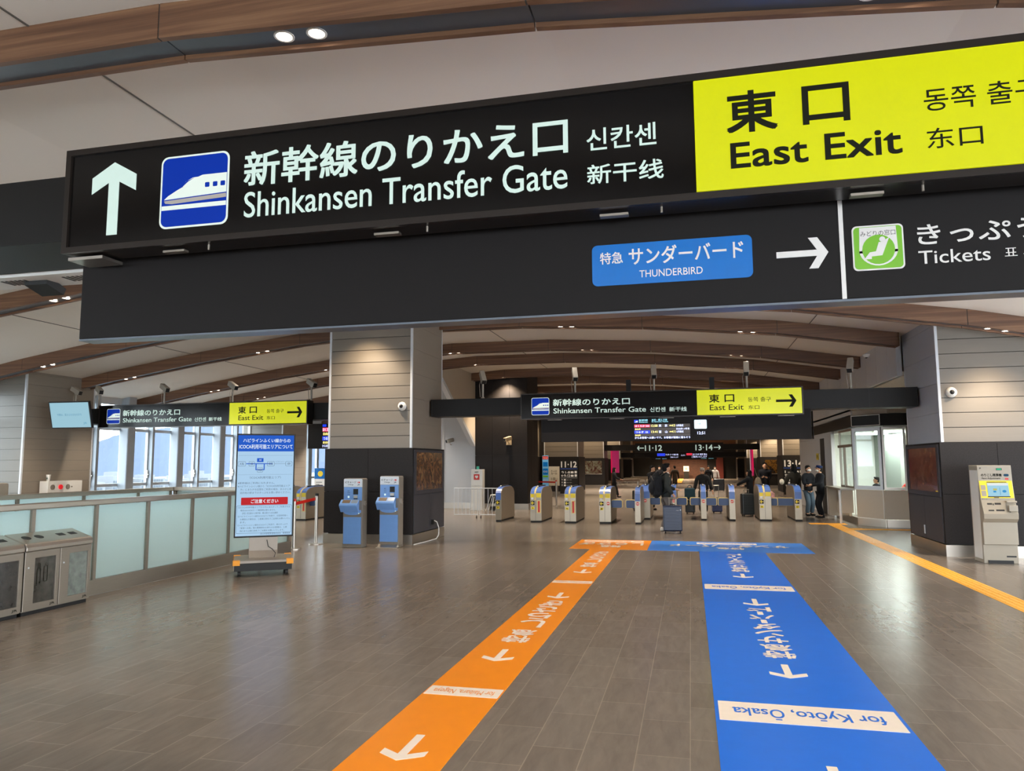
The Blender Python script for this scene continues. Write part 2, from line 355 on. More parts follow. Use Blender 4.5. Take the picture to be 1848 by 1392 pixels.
# ------------------------------------------------------------------ columns
ART = [art_mat('art_gold', ['1c1512', '4d3626', '6e4e38', '8f7550'], 5), art_mat('art_red', ['2a1414', '5a2420', '74402c', '8f6c4a'], 5, 3), art_mat('art_leaf', ['1b1b18', '4a2a24', '5d5a4c', '8b9088'], 3, 8), art_mat('art_amber', ['15120f', '2a2018', '6a4c20', '2a1c14'], 3, 5)]
def column(x0, x1, y0, y1, art_side=0, art=None, front_art=None, dark=False, sidemat=M_side, gap=.263, dado=True):
    zb = 1.99 if dado else .22
    b = MB(); b.box(x0+.03, x1-.03, y0+.03, y1-.03, 0, 5.35)
    c = struct('column', b, M_core)
    zt = min(5.3, 5.2)
    if dark:
        b = MB()
        for z0, z1 in ((.2, 1.95), (1.955, 3.7), (3.705, 5.3)):
            n = 3
            for i in range(n):
                a = x0+(x1-x0)*i/n; bb = x0+(x1-x0)*(i+1)/n; b.box(a+.003, bb-.003, y0, y0+.02, z0, z1)
                a = y0+(y1-y0)*i/n; bb = y0+(y1-y0)*(i+1)/n; b.box(x1-.02, x1, a+.003, bb-.003, z0, z1)
        b.build('stone_cladding', M_dado, c)
    else:
        b = MB(); z = zb
        while z < 5.2: b.box(x0+.045, x1-.045, y0+.005, y0+.03, z, z+gap-(.012 if dado else .006)); b.box(x0+.045, x1-.045, y1-.03, y1-.005, z, z+gap-.012); z += gap
        b.build('panel_cladding', M_panel, c)
        b = MB()
        z = zb; gg, gj = (gap*2, .003) if dado else (gap, .004)
        while z < 5.2: b.box(x0+.005, x0+.03, y0+.045, y1-.045, z, z+gg-gj); b.box(x1-.03, x1-.005, y0+.045, y1-.045, z, z+gg-gj); z += gg
        b.build('side_cladding', sidemat, c)
        b = MB()
        for x in (x0, x1-.045):
            for y in (y0, y1-.045): b.box(x, x+.045, y, y+.045, zb, 5.3)
        b.build('corner_trim', M_trim, c)
        b = MB(); e = .04
        if not dado: e = 0
        xm = (x0+x1)/2
        for zz0, zz1 in (((.22, 1.075), (1.082, 1.96)) if dado else ()):
            b.box(x0-e, xm-.003, y0-e, y0, zz0, zz1); b.box(xm+.003, x1+e, y0-e, y0, zz0, zz1)
        if dado:
            b.box(x0-e, x1+e, y1, y1+e, .22, 1.96)
            for sx, xa, xb in ((-1, x0-e, x0), (1, x1, x1+e)): b.box(xa, xb, y0, y1, .22, 1.96)
            b.box(x0-e, x1+e, y0-e, y1+e, 1.96, 1.985)
            b.build('stone_dado', M_dado, c)
    b = MB(); b.box(x0-.045, x1+.045, y0-.045, y1+.045, 0, .2); b.build('skirting', M_steel, c)
    if art_side:
        xs = x1+.04 if art_side > 0 else x0-.04
        fr = F((xs, y0 if art_side > 0 else y1, 0), (0, art_side, 0)); d = y1-y0
        b = MB(); b.ring(fr, [(.03,1.02),(d-.03,1.02),(d-.03,1.95),(.03,1.95)], [(.13,1.1),(d-.13,1.1),(d-.13,1.9),(.13,1.9)], .025); b.rect(fr, .03, d/2-.004, .22, 1.01, .012); b.rect(fr, d/2+.004, d-.03, .22, 1.01, .012); b.build('panel_frame', M_dado2, c)
        b = MB(); b.rect(fr, .13, d-.13, 1.1, 1.9, .01); b.build('art_panel', art, c)
    if front_art:
        fr = F((x0, y0-.04, 0)); b = MB(); b.rect(fr, .25, x1-x0-.15, .95, 1.8, .015); b.build('art_panel', front_art, c)
        b = MB(); b.rect(fr, .25, x1-x0-.15, .9, .95, .03); b.build('art_ledge', M_steel, c)
    return c
column(-7.55, -5.64, 14.55, 16.5, 1, ART[0])
column(4.33, 6.05, 14.55, 16.6, -1, ART[1], sidemat=mat('lit_grey_panel', 'a9adb3', .45, var=.05, vs=3, stretch=(1, 1, 10)))  # lit side's cool tone put into the cladding colour
for y0_, y1_ in ((14.6, 16.75), (26.3, 28.2), (2.5, 4.3)): column(-17.4, -15.6, y0_, y1_, dado=False, sidemat=M_side if y0_ < 20 else mat('pale_side', 'a89f94', .5, var=.04))
for x_, y_, e_ in ((-6.63, 13.875, 210), (5.1, 13.875, 130), (-14.28, 13.875, 80), (-6.5, 26.125, 420), (5.7, 18.6, 20), (-6.5, 37.3, 500), (5.2, 37.3, 500), (-6.5, 49.1, 600), (5.2, 49.1, 600), (-6.5, 60.9, 600), (5.2, 60.9, 600), (-1.5, 76.5, 2400), (.8, 76.5, 2400)): lamp(x_, y_, arch(x_)-.27 if x_ != 5.7 else 3.36, e_, .04, 112 if y_ < 70 else 120, (1, .76, .5))  # column spots, plus added fixtureless fills in right passage, far columns and lattice
column(-7.75, -5.77, 26.45, 28.4, dark=True)
for i, y in enumerate((38.0, 49.8, 61.6, 73.4)):
    column(-7.4, -5.62, y, y+2.2, front_art=ART[2] if i == 1 else None)
    column(4.35, 6.1, y, y+2.2, front_art=ART[3] if i == 1 else None)

# ------------------------------------------------------------------ walls
b = MB(); b.box(9.05, 9.2, -8, 14.6, 0, .3); b.box(9.05, 9.2, -8, 14.6, 2.9, 5.3)  # unseen near right wall, opened between posts to add sky light
for k in range(10): b.box(9.05, 9.2, -8+2.4*k, -7.7+2.4*k, .3, 2.9)
b.box(6.05, 9.2, 14.7, 14.8, 0, 5.3)
struct('wall_right', b, M_wall)
# white panelled wall above and beside the office
b = MB(); Yw = [16.6, 17.3, 18.3, 19.3, 20.5, 21.3, 22.5, 24.35, 26.0, 27.6, 29.3, 31.1]
for a, c in zip(Yw, Yw[1:]):
    b.box(4.2, 4.3, a+.006, c-.006, 3.41 if c < 21.4 else 2.9, 5.0)
b.box(4.2, 4.3, 24.35, 25.55, 0, 2.89); b.box(4.2, 4.3, 26.3, 31.1, 2.42, 2.89); b.box(4.2, 4.3, 26.3, 31.1, 0, 2.41); b.box(4.2, 4.3, 25.55, 26.3, 2.42, 2.89)
b.box(4.3, 7, 31.0, 31.1, 0, 5); b.box(4.26, 4.3, 21.4, 31, 2.9, 5); b.box(4.26, 4.3, 16.6, 21.4, 3.41, 5)
wr = struct('wall_right', b, M_wall)
b = MB(); b.box(4.3, 9.2, 16.6, 20.6, 3.41, 3.5); struct('ceiling', b, M_beige)
b = MB(); b.box(4.9, 9.2, 20.6, 20.7, 2.9, 3.41); b.rect(F((4.2, 21.35, 0), (.7, -.8, 0)), 0, 1.07, 2.88, 3.41, .08, -.08); b.box(4.2, 9, 20.7, 31, 3.0, 3.05); b.box(8.9, 9.0, 14.8, 20.6, 0, 3.41); struct('wall_office', b, M_beige)
b = MB(); b.box(4.19, 4.25, 25.56, 26.29, 0, 2.41); struct('door_recess_shade', b, M_black2)  # flush black slab, the door recess's shade put into its colour
# left hall end walls
b = MB(); b.box(-17.3, -7.7, 40, 40.1, 0, 5); struct('wall_far_left', b, M_wall)
b = MB(); b.box(-10.6, -7.76, 26.6, 26.7, .22, 5); b.box(-9.0, -8.99, 26.59, 26.6, .22, 4.5); wl = struct('wall_white', b, M_wall)
b = MB(); b.box(-10.6, -7.76, 26.58, 26.7, 0, .22); b.build('skirting', M_steel, wl)
b = MB(); b.plate(F((-7.75, 26.45, 0), (0,-1,0), (0,0,1)), [(0, 2.43), (3.7, 4.45), (3.7, 5.3), (0, 5.3)], .15); wb = struct('wall_beige', b, M_beige)
b = MB()
for k in range(3): b.plate(F((-7.75, 26.45, 0), (0,-1,0), (0,0,1)), [(0, 2.39-.05*k), (3.7, 4.41-.05*k), (3.7, 4.44-.05*k), (0, 2.42-.05*k)], .17)
b.build('edge_trim', M_trim, wb)
# far hall
b = MB(); b.box(-7.9, -7.7, 28.4, 81, 2.0, 5.3); wl = struct('wall_left', b, M_panel); b = MB(); b.box(-7.88, -7.66, 28.4, 81, 0, 2.0); b.build('stone_dado', M_dado, wl)
b = MB(); b.box(6.1, 6.3, 31.1, 81, 2.0, 5.3); wl = struct('wall_right', b, M_panel); b = MB(); b.box(6.06, 6.28, 31.1, 81, 0, 2.0); b.build('stone_dado', M_dado, wl)
b = MB(); b.box(-7.9, 6.3, 80.6, 80.8, 0, 5.3); wf = struct('wall_far', b, M_black2)  # darkness of the openings beside the lattice put into this wall's black
b = MB(); b.box(-2.9, 1.7, 80.3, 80.6, 0, 3.2); b.build('lattice_screen', M_brick, wf)
b = MB(); b.box(-7.9, 6.3, 79.5, 80.6, 3.2, 5.3); b.build('bulkhead', M_wood, wf)
b = MB(); b.box(2.6, 3.3, 80.2, 80.6, 0, 2.7); b.build('red_panel', mat('deep_red', '6a2a22', .5), wf)
# window wall on the left
b = MB(); b.box(-17.35, -17.0, -8, 40, 3.55, 5.3); b.box(-17.2, -17.0, -8, 40, 0, .12); struct('wall_left', b, M_wall)
n = 0
def window(y0, y1, i):
    global n
    f = MB(); X0, X1 = -17.12, -17.02; t = .05
    f.box(X0, X1, y0, y0+t, .12, 3.55); f.box(X0, X1, y1-t, y1, .12, 3.55)
    for z in (.12, 1.02, 2.72, 3.5): f.box(X0, X1, y0+t, y1-t, z, z+(.09 if z > .5 and z < 3 else .05))
    f.box(X0+.03, X1+.02, y0+t, y0+t+.05, 1.11, 2.72); f.box(X0+.03, X1+.02, y1-t-.05, y1-t, 1.11, 2.72)
    o = struct('window_%d' % i, f, M_trim)
    g = MB(); g.box(-17.08, -17.07, y0+t, y1-t, .17, 3.5); g.build('pane', M_glass, o)
    h = MB(); h.box(-17.0, -16.96, y1-t-.05, y1-t-.02, 1.25, 1.5); h.box(-17.0, -16.93, y1-t-.045, y1-t-.025, 1.35, 1.38); h.build('handle', M_steel, o)
ys = [-8+1.16*k for k in range(9)]; ys = [y for y in ys if y < 2.4]+[4.4+1.13*k for k in range(10)]
cnt = 1
for a, c in zip(ys, ys[1:]):
    if c-a < 1.6 and not (2.4 < a < 4.3): window(a, c, cnt); cnt += 1
ys2 = [16.8, 18.3, 19.48, 20.62, 21.78, 22.93, 24.08, 25.2, 26.3]
for a, c in zip(ys2, ys2[1:]): window(a, c, cnt); cnt += 1
ys3 = [28.2+1.2*k for k in range(10)]
for a, c in zip(ys3, ys3[1:]): window(a, c, cnt); cnt += 1
for y in (19.48, 21.78, 24.08, 30.6, 33.0, 6.66, 8.92, 11.2):
    b = MB(); b.box(-17.05, -16.72, y-.16, y+.16, 0, 3.8); struct('trim_%d' % int(y), b, M_post, bevel=.03)
for y in (18.3, 20.62, 22.93, 25.2):
    b = MB(); b.box(-17.05, -16.86, y-.05, y+.05, 0, 3.8); struct('trim_%d' % int(y*2), b, M_post, bevel=.01)
# unseen open end behind the camera, added to let in sky light
b = MB()
for k in range(14): b.box(-17.2+2*k, -17.05+2*k, -8.1, -7.95, 0, 5)
b.box(-17.2, 9.2, -8.1, -7.95, 0, .15); b.box(-17.2, 9.2, -8.1, -7.95, 3.3, 5.3); struct('window_90', b, M_trim)

# ------------------------------------------------------------------ outside
b = MB(); b.box(-2500, -17.6, -1200, 4500, -12.6, -12); struct('ground', b, mat('outside_ground', '555c62', .9))
rid = [(-.99, .018), (-.95, .026), (-.935, .030), (-.915, .040), (-.88, .048), (-.84, .053), (-.8, .056), (-.75, .063), (-.7, .070), (-.65, .072), (-.6, .060), (-.55, .052), (-.5, .045), (-.42, .04)]
hb = MB(); vs = []; N = 60; random.seed(3)
ks = []
for i in range(N):
    t = i/(N-1); r = -.99+t*.57
    for (a, ha), (c, hc) in zip(rid, rid[1:]):
        if a <= r <= c: h = ha+(hc-ha)*(r-a)/(c-a); break
    Yd = 900/abs(r); ks.append((Yd, 1.65+h*Yd*1.03+random.uniform(-1.2, 1.2)))
for k in range(9):
    s = k/8
    for Yd, z in ks: vs.append((-900+s*260+random.uniform(-1, 1), Yd*(900-260*s)/900, -12+(z+12)*(1-s)**.8+random.uniform(-.5, .5)*(s > 0)))
fs = [(k*N+i, k*N+i+1, (k+1)*N+i+1, (k+1)*N+i) for k in range(8) for i in range(N-1)]
hb.add(vs, [f[::-1] for f in fs])
struct('hill', hb, mat('haze_tinted_hill', '485061', .95, var=.07, vs=.12, spec=0))  # distance haze put into the hillside's blue-grey colour
M_bw = mat('pale_building', '6a6d72', .8); M_bwin = mat('building_window', '343e48', .4)
random.seed(11)
for i, (rr_, wd, ht, lb) in enumerate([(-.96, 8, 5.5, 'low'), (-.925, 16, 7, 'long'), (-.872, 14, 9.5, 'stepped'), (-.815, 20, 8, 'wide'), (-.762, 12, 7.4, 'short'), (-.725, 12, 9.4, 'tall'), (-.69, 16, 7.8, 'broad'), (-.64, 18, 8.6, 'large'), (-.57, 20, 8.2, 'distant')]):
    Yd = 230/abs(rr_); t = thing('building', '%s pale building outside the windows, %s from the left in the row below the hill' % (lb, ['first','second','third','fourth','fifth','sixth','seventh','eighth','ninth'][i]), 'building', (-230, Yd, -12))
    b = MB(); wd *= .5; b.box(-8, 0, -wd*.75, wd*.75, 0, ht); b.box(-7.5, -1, -wd*.3, wd*.2, ht, ht+1.6); b.build('wall', M_bw, t)
    b = MB()
    for fz in range(int(ht/2.6)):
        for k in range(int(wd*.9)): b.box(0, .1, -wd*.7+1.5*k, -wd*.7+1.5*k+1.0, 1+2.6*fz, 2.3+2.6*fz)
    b.build('window', M_bwin, t)
# ------------------------------------------------------------------ signs
def arrow_poly(u0, u1, v0, v1, d='r', w=.18):
    """stroke arrow inside a box; d = r,l,u"""
    W, H = u1-u0, v1-v0
    if d in 'rl':
        hw = w*H*.5; cy = (v0+v1)/2; hx = H*.5; k = w*H*1.25
        P = [(u0, cy-hw), (u1-k*1.35, cy-hw), (u1-hx-k*.35, v0), (u1-hx+k*.75, v0), (u1, cy), (u1-hx+k*.75, v1), (u1-hx-k*.35, v1), (u1-k*1.35, cy+hw), (u0, cy+hw)]
        if d == 'l': P = [(u0+u1-a, b) for a, b in P][::-1]
        return P
    hw = w*W*.5; cx = (u0+u1)/2; hy = W*.5; k = w*W*1.25
    return [(cx+hw, v0), (cx+hw, v1-k*1.35), (u1, v1-hy-k*.35), (u1, v1-hy+k*.75), (cx, v1), (u0, v1-hy+k*.75), (u0, v1-hy-k*.35), (cx-hw, v1-k*1.35), (cx-hw, v0)]

def train_icon(fr, u0, u1, v0, v1, root, d=0):
    W, H = u1-u0, v1-v0; r = .1*W; q = lambda a, b: (u0+a*W, v0+b*H)
    b = MB(); b.plate(fr, rrect(u0, u1, v0, v1, r), .002, d); ic = b.build('train_pictogram', M_ywhite, root)
    e = .025*W; b = MB(); b.plate(fr, rrect(u0+e, u1-e, v0+e, v1-e, r*.85), .002, d+.001); b.build('blue_field', M_blue, ic)
    b = MB(); b.plate(fr, [q(.06,.40), q(.12,.45), q(.25,.52), q(.36,.57), q(.5,.66), q(.62,.70), q(.97,.70), q(.97,.435), q(.06,.40)][:-1], .002, d+.002)
    b.plate(fr, [q(.03,.255), q(.97,.255), q(.97,.315), q(.03,.315)], .002, d+.002)
    b.plate(fr, [q(.30,.56), q(.38,.63), q(.48,.675), q(.58,.68), q(.5,.63), q(.4,.57)], .002, d+.0025)
    b.build('train_body', M_ywhite, ic)
    b = MB(); b.plate(fr, [q(.06,.385), q(.97,.42), q(.97,.365), q(.18,.335), q(.08,.35)], .002, d+.002); b.build('train_underside', M_grey, ic)
    for x in (.66, .775, .885): b = MB(); b.plate(fr, rrect(u0+x*W, u0+(x+.065)*W, v0+.525*H, v0+.59*H, .012*W, 3), .002, d+.003); b.build('train_window', M_blue, ic)
    b = MB(); b.plate(fr, [q(.29,.555), q(.39,.635), q(.5,.67), q(.47,.655), q(.41,.625), q(.33,.56)], .002, d+.003)
    b.build('windscreen', M_blue, ic)

def sign_case(root, fr, u0, u1, v0, v1, depth, m=M_sign, fw_=.035):
    b = MB(); b.rect(fr, u0, u1, v0, v1, depth, -depth-.012); b.build('housing', M_frame, root, bevel=.004)
    b = MB(); b.ring(fr, [(u0,v0),(u1,v0),(u1,v1),(u0,v1)], [(u0+fw_,v0+fw_),(u1-fw_,v0+fw_),(u1-fw_,v1-fw_),(u0+fw_,v1-fw_)], .022, -.012); b.build('frame', M_frame, root)
    b = MB(); b.rect(fr, u0+fw_-.004, u1-fw_+.004, v0+fw_-.004, v1-fw_+.004, .008, -.012); b.build('face', m, root)

# --- the big sign right over the camera
Y = 3.5; NS = thing('station_sign', 'largest, nearest black backlit sign with white up arrow and yellow East Exit panel', 'sign', (0, Y, 2.885))
fr = F((0, 0, -2.885)); sign_case(NS, fr, -3.545, 2.12, 2.885, 3.51, .16)
b = MB(); b.plate(fr, arrow_poly(-3.361, -3.06, 2.975, 3.41, 'u', .235), .003, -.003); b.build('up_arrow', M_letter, NS)
train_icon(fr, -2.893, -2.453, 2.98, 3.403, NS, -.003)
for a_ in (('新幹線のりかえ口', -2.354, -.548, 3.182, 3.378, 0, .014, 4, 1), ('Shinkansen Transfer Gate', -2.350, -.55, 3.002, 3.147, 0, .004, 4, 1), ('신칸센', -.451, -.115, 3.183, 3.292, 0, .008, 4, 1), ('新干线', -.451, -.085, 3.01, 3.107, 0, .009, 4, 1)):
    b = MB(); b.text(fr, *a_); b.build('lettering', M_letter, NS)
b = MB(); b.rect(fr, .066, 2.06, 2.922, 3.470, .02, -.004); ep = b.build('exit_panel', M_yellow, NS, bevel=.003)
dd = .0165
for a_ in (('東', .217, .436, 3.19, 3.385, dd, .02, 4, 1), ('口', .553, .748, 3.196, 3.373, dd, .02, 4, 1), ('East Exit', .227, .956, 3.017, 3.137, dd, .017, 4, 1), ('동쪽 출구', 1.057, 1.515, 3.195, 3.299, dd, .002, 4, 1), ('东口', 1.06, 1.28, 3.022, 3.115, dd, .004, 4, 1)):
    b = MB(); b.text(fr, *a_); b.build('lettering', M_ink, ep)
b = MB(); b.plate(fr, arrow_poly(1.63, 1.97, 3.05, 3.35, 'r', .2), .002, dd); b.build('right_arrow', M_ink, ep)
b = MB(); b.box(-3.54, -3.3, .04, .2, -.03, -.012); b.build('mounting_bracket', M_steel, NS)
for x in (-2.9, -1.6, -.4, .75, 1.6):
    b = MB(); b.box(x, x+.14, .05, .09, -.024, -.012); b.build('mounting_bracket', M_steeld, NS)
    b = MB(); b.tube([(x+.3, .05, -.03), (x+.3, .05, 0)], .006); b.build('bolt', M_steeld, NS)

# --- board under it
TB = thing('guide_board', 'long black board hung below the nearest sign, with blue badge and green pictogram', 'sign', (0, 3.75, 2.425))
fr = F((0, 0, -2.425)); b = MB(); b.box(-3.635, 2.2, 0, .12, 0, .62); b.build('panel', M_board, TB, bevel=.004)
b = MB(); b.box(-3.635, 2.2, .0, .12, -.012, -.001); b.build('bottom_trim', M_chan, TB)
b = MB(); b.plate(fr, rrect(-.466, .328, 2.559, 2.774, .028), .003, 0); bd = b.build('express_badge', M_badge, TB)
for a_ in (('特急', -.424, -.308, 2.672, 2.733, .004, .012, 4), ('サンダーバード', -.276, .285, 2.659, 2.749, .004, .012, 4), ('THUNDERBIRD', -.225, .088, 2.591, 2.628, .004, .004, 4)):
    b = MB(); b.text(fr, *a_); b.build('lettering', M_print, bd)
b = MB(); b.plate(fr, arrow_poly(.44, .678, 2.583, 2.736, 'r', .2), .003, 0); b.build('right_arrow', M_print, TB)
b = MB(); b.rect(fr, .75-.02, .75, 2.425, 2.91, .003, 0); b.build('divider', M_print, TB)
b = MB(); b.plate(fr, rrect(.786, 1.012, 2.556, 2.775, .022), .003, 0); ti = b.build('ticket_pictogram', M_print, TB)
b = MB(); b.plate(fr, rrect(.793, 1.005, 2.563, 2.768, .018), .002, .002); b.build('green_field', M_green, ti)
b = MB(); b.plate(fr, [(.815, 2.64), (.82, 2.765), (.98, 2.765), (.985, 2.64)]+[(.9+.085*cos(a), 2.655-.078*abs(sin(a))) for a in [-.05-i*(pi-.1)/14 for i in range(15)]], .002, .003); b.build('white_shield', M_print, ti)
b = MB(); b.plate(fr, circ(.9, 2.655, .072, 24), .002, .004); b.build('green_disc', M_green, ti)
b = MB(); b.plate(fr, circ(.918, 2.703, .013, 12), .002, .006); b.plate(fr, [(.93, 2.70), (.948, 2.71), (.915, 2.625), (.868, 2.622), (.868, 2.61), (.835, 2.61), (.86, 2.642), (.885, 2.648), (.905, 2.69), (.918, 2.688), (.90, 2.64), (.92, 2.64)][:6]+[(.86, 2.642), (.888, 2.646), (.902, 2.69), (.92, 2.69)], .002, .006); b.build('seated_figure', M_print, ti)
b = MB(); b.text(fr, 'みどりの窓口', .823, .977, 2.722, 2.748, .0055, .004, 3); b.build('lettering', M_black2, ti)
for a_ in (('きっぷうりば', 1.072, 1.88, 2.665, 2.762, .002, .012, 4), ('Tickets', 1.071, 1.372, 2.571, 2.634, .002, .004, 4), ('표 사는 곳', 1.43, 1.69, 2.577, 2.627, .002, 0, 4)):
    b = MB(); b.text(fr, *a_); b.build('lettering', M_print, TB)

# --- hanging beams
def duct(y0, y1, x0, x1, z0, z1, lb):
    t = thing('hanging_beam', lb, 'beam', (0, y0, z0)); b = MB(); b.box(x0, x1, 0, y1-y0, 0, z1-z0); b.build('casing', M_black, t, bevel=.004)
    b = MB()
    for k in range(1+int((x1-x0)/3)): b.box(x0+.02+3*k, x0+.03+3*k, -.002, 0, 0, z1-z0)
    b.build('joint', M_black2, t); return t
duct(3.73, 4.3, -7.4, 8, 3.05, 3.47, 'thick black box beam behind the nearest sign at the upper left')
VT = thing('air_slot_diffuser', 'white slotted strip under the back of the near black beam at the left edge', 'vent', (0, 4.32, 3.03))
b = MB(); b.box(-7.4, -3.7, 0, .3, 0, .06); b.build('housing', M_white, VT)
b = MB()
for k in range(7):
    for j in range(6): b.box(-7.2+.55*k+.04*j, -7.2+.55*k+.04*j+.02, .08, .2, -.003, 0)
b.build('slot', M_black2, VT)
SP = thing('ceiling_speaker', 'small black wedge fixed under the white slotted strip at the left edge', 'speaker', (-4.72, 4.5, 3.0)); b = MB(); b.prism_x([(-.06, 0), (.1, -.05), (.12, 0), (.05, .03), (-.06, .03)], -.1, .1); b.build('body', M_black2, SP)
duct(15.6, 16.1, -15.55, -7.4, 2.69, 3.08, 'thin black box beam between the left column and the charge machine column')
duct(15.6, 16.1, -5.6, 4.29, 2.70, 3.08, 'black box beam between the two columns, behind the far transfer sign')
b0 = thing('hanging_beam', 'black upright hanger post left of the two above the far transfer sign', 'beam', (-1.24, 15.9, 3.08)); b = MB(); b.box(-.05, .05, -.05, .05, 0, .34); b.build('post', M_black, b0)
dup(b0, (.48, 15.9, 3.08), 0, 'black upright hanger post right of the two above the far transfer sign')

# --- the two far signs
def far_sign(dx, label):
    t = thing('station_sign', label, 'sign', (dx, 15.3, 2.575)); fr = F((0, 0, -2.575)); sign_case(t, fr, -3.475, 2.175, 2.575, 3.125, .25, fw_=.02)
    train_icon(fr, -3.241, -2.858, 2.665, 3.033, t, -.003)
    b = MB(); b.text(fr, '新幹線のりかえ口', -2.775, -1.178, 2.85, 2.992, 0, .018, 3, 1); b.text(fr, 'Shinkansen Transfer Gate', -2.768, -.851, 2.692, 2.80, 0, .006, 3, 1)
    b.text(fr, '신칸센', -.771, -.463, 2.687, 2.779, 0, .01, 3, 1); b.text(fr, '新干线', -.385, -.043, 2.687, 2.775, 0, .012, 3, 1); b.build('lettering', M_letter, t)
    b = MB(); b.rect(fr, .163, 2.147, 2.6, 3.1, .012, -.004); e = b.build('exit_panel', M_yellow, t)
    b = MB(); b.text(fr, '東', .402, .596, 2.847, 3.005, .009, .02, 3, 1); b.text(fr, '口', .701, .883, 2.851, 2.997, .009, .02, 3, 1); b.text(fr, 'East Exit', .409, 1.056, 2.689, 2.80, .009, .004, 3, 1)
    b.text(fr, '동쪽 출구', 1.142, 1.575, 2.844, 2.933, .009, 0, 3, 1); b.text(fr, '东口', 1.146, 1.353, 2.694, 2.772, .009, 0, 3, 1); b.plate(fr, arrow_poly(1.669, 2.048, 2.728, 2.97, 'r', .2), .002, .009); b.build('lettering', M_ink, e)
    for x in (-2.9, -1.6, -.6, .6, 1.7): b = MB(); b.box(x, x+.3, .02, .1, -.02, -.012); b.build('mounting_bracket', M_steeld, t)
    return t
far_sign(0, 'far backlit transfer sign with yellow panel hung before the ticket gates')
far_sign(-10.64, 'far backlit transfer sign with yellow panel hung in front of the windows')

# --- departure board under the right-hand far sign
M_lw = mat('led_white', 'dfe4ff', .3, emit='d0d8ff', es=1.1); M_ly = mat('led_yellow', 'fff09a', .3, emit='fff08a', es=1.1); M_lr = mat('led_red', 'e02840', .3, emit='e62846', es=.8); M_lb = mat('led_blue', '2038e0', .3, emit='1c3cf0', es=.9); M_lbg = mat('led_row', '4a423c', .4, emit='4a423c', es=.25); M_lc = mat('led_cyan', 'a8e8f4', .3, emit='9ae4f4', es=1); M_lg = mat('led_green', '60d060', .3, emit='50d070', es=.9)
DB = thing('departure_board', 'wide black board with coloured departure lines and small clock under the far sign', 'display', (0, 15.45, 2.1))
fr = F((0, 0, -2.1)); b = MB(); b.box(-3.07, 2.33, 0.02, .14, 0, .6); b.box(2.35, 2.36, .0, .14, 0, .55); b.build('panel', M_board, DB, bevel=.004)
b = MB()
for v0, v1 in ((2.375, 2.44), (2.315, 2.365), (2.25, 2.312), (2.195, 2.243)): b.rect(fr, -1.108, .012, v0, v1, .002, 0)
b.build('display_row', M_lbg, DB)
b = MB(); b.rect(fr, -1.106, -.79, 2.378, 2.437, .003, .001); b.build('red_train_name', M_lr, DB)
b = MB(); b.rect(fr, -1.106, -.79, 2.253, 2.311, .003, .001); b.build('blue_train_name', M_lb, DB)
b = MB(); b.rect(fr, -1.106, -1.03, 2.475, 2.535, .003, .001); b.build('train_icon', M_lb, DB)
b = MB(); b.text(fr, 'はくたか 566', -1.09, -.80, 2.387, 2.428, .005, .01, 2); b.text(fr, 'つるぎ  22', -1.08, -.83, 2.262, 2.302, .005, .01, 2); b.text(fr, '東    京', -.61, -.44, 2.382, 2.434, .004, .015, 2); b.text(fr, '富    山', -.61, -.44, 2.257, 2.309, .004, .015, 2)
b.text(fr, '12両編成', -.26, -.12, 2.385, 2.43, .004, .01, 2); b.text(fr, '自由席1-4号車', -.26, .0, 2.32, 2.36, .004, .01, 2); b.text(fr, '12両編成', -.26, -.12, 2.26, 2.305, .004, .01, 2); b.text(fr, 'からお客様へお願いです。お客様が線路に落ちそう', -1.1, .01, 2.143, 2.188, .003, .015, 2)
b.plate(fr, [(-1.1, 2.485), (-1.06, 2.51), (-1.035, 2.515), (-1.035, 2.485)], .002, .004)
b.build('white_lettering', M_lw, DB)
b = MB(); b.text(fr, '12:58', -.765, -.635, 2.385, 2.432, .004, .012, 2); b.text(fr, '13:41', -.765, -.635, 2.26, 2.307, .004, .012, 2); b.text(fr, '13', -.33, -.285, 2.385, 2.432, .004, .012, 2); b.text(fr, '11', -.33, -.285, 2.26, 2.307, .004, .012, 2); b.text(fr, '自由席', -1.09, -.98, 2.325, 2.36, .004, .01, 2); b.text(fr, '自由席', -1.09, -.98, 2.2, 2.235, .004, .01, 2); b.text(fr, '新幹線', -.395, -.335, 2.395, 2.42, .004, .01, 2); b.text(fr, '新幹線', -.395, -.335, 2.27, 2.295, .004, .01, 2); b.build('yellow_lettering', M_ly, DB)
b = MB(); b.text(fr, '新幹線', -1.01, -.83, 2.51, 2.545, .003, .01, 2); b.text(fr, 'Shinkansen', -1.01, -.83, 2.475, 2.505, .003, .01, 2); b.text(fr, '金沢・富山 方面', -.75, -.44, 2.51, 2.545, .003, .01, 2); b.text(fr, 'for Kanazawa, Toyama', -.75, -.42, 2.472, 2.505, .003, .01, 2); b.build('cyan_lettering', M_lc, DB)
b = MB(); b.plate(fr, rrect(.097, .341, 2.333, 2.514, .02), .006, 0); ck = b.build('clock', mat('clock_face', 'e0f4f8', .3, emit='d4f2f8', es=.7), DB)
b = MB()
for k in range(12): a = radians(30*k); b.plate(fr, circ(.219+.075*cos(a), 2.424+.072*sin(a), .005, 6), .001, .0065)
b.plate(fr, [(.219, 2.428), (.213, 2.424), (.207, 2.455), (.213, 2.457)], .001, .007); b.plate(fr, [(.221, 2.427), (.219, 2.421), (.163, 2.438), (.165, 2.443)], .001, .007); b.build('clock_hands', M_ink, ck)
b = MB(); b.text(fr, '12:51', .155, .301, 2.22, 2.277, .003, .015, 2); b.build('clock_digits', M_lw, DB)

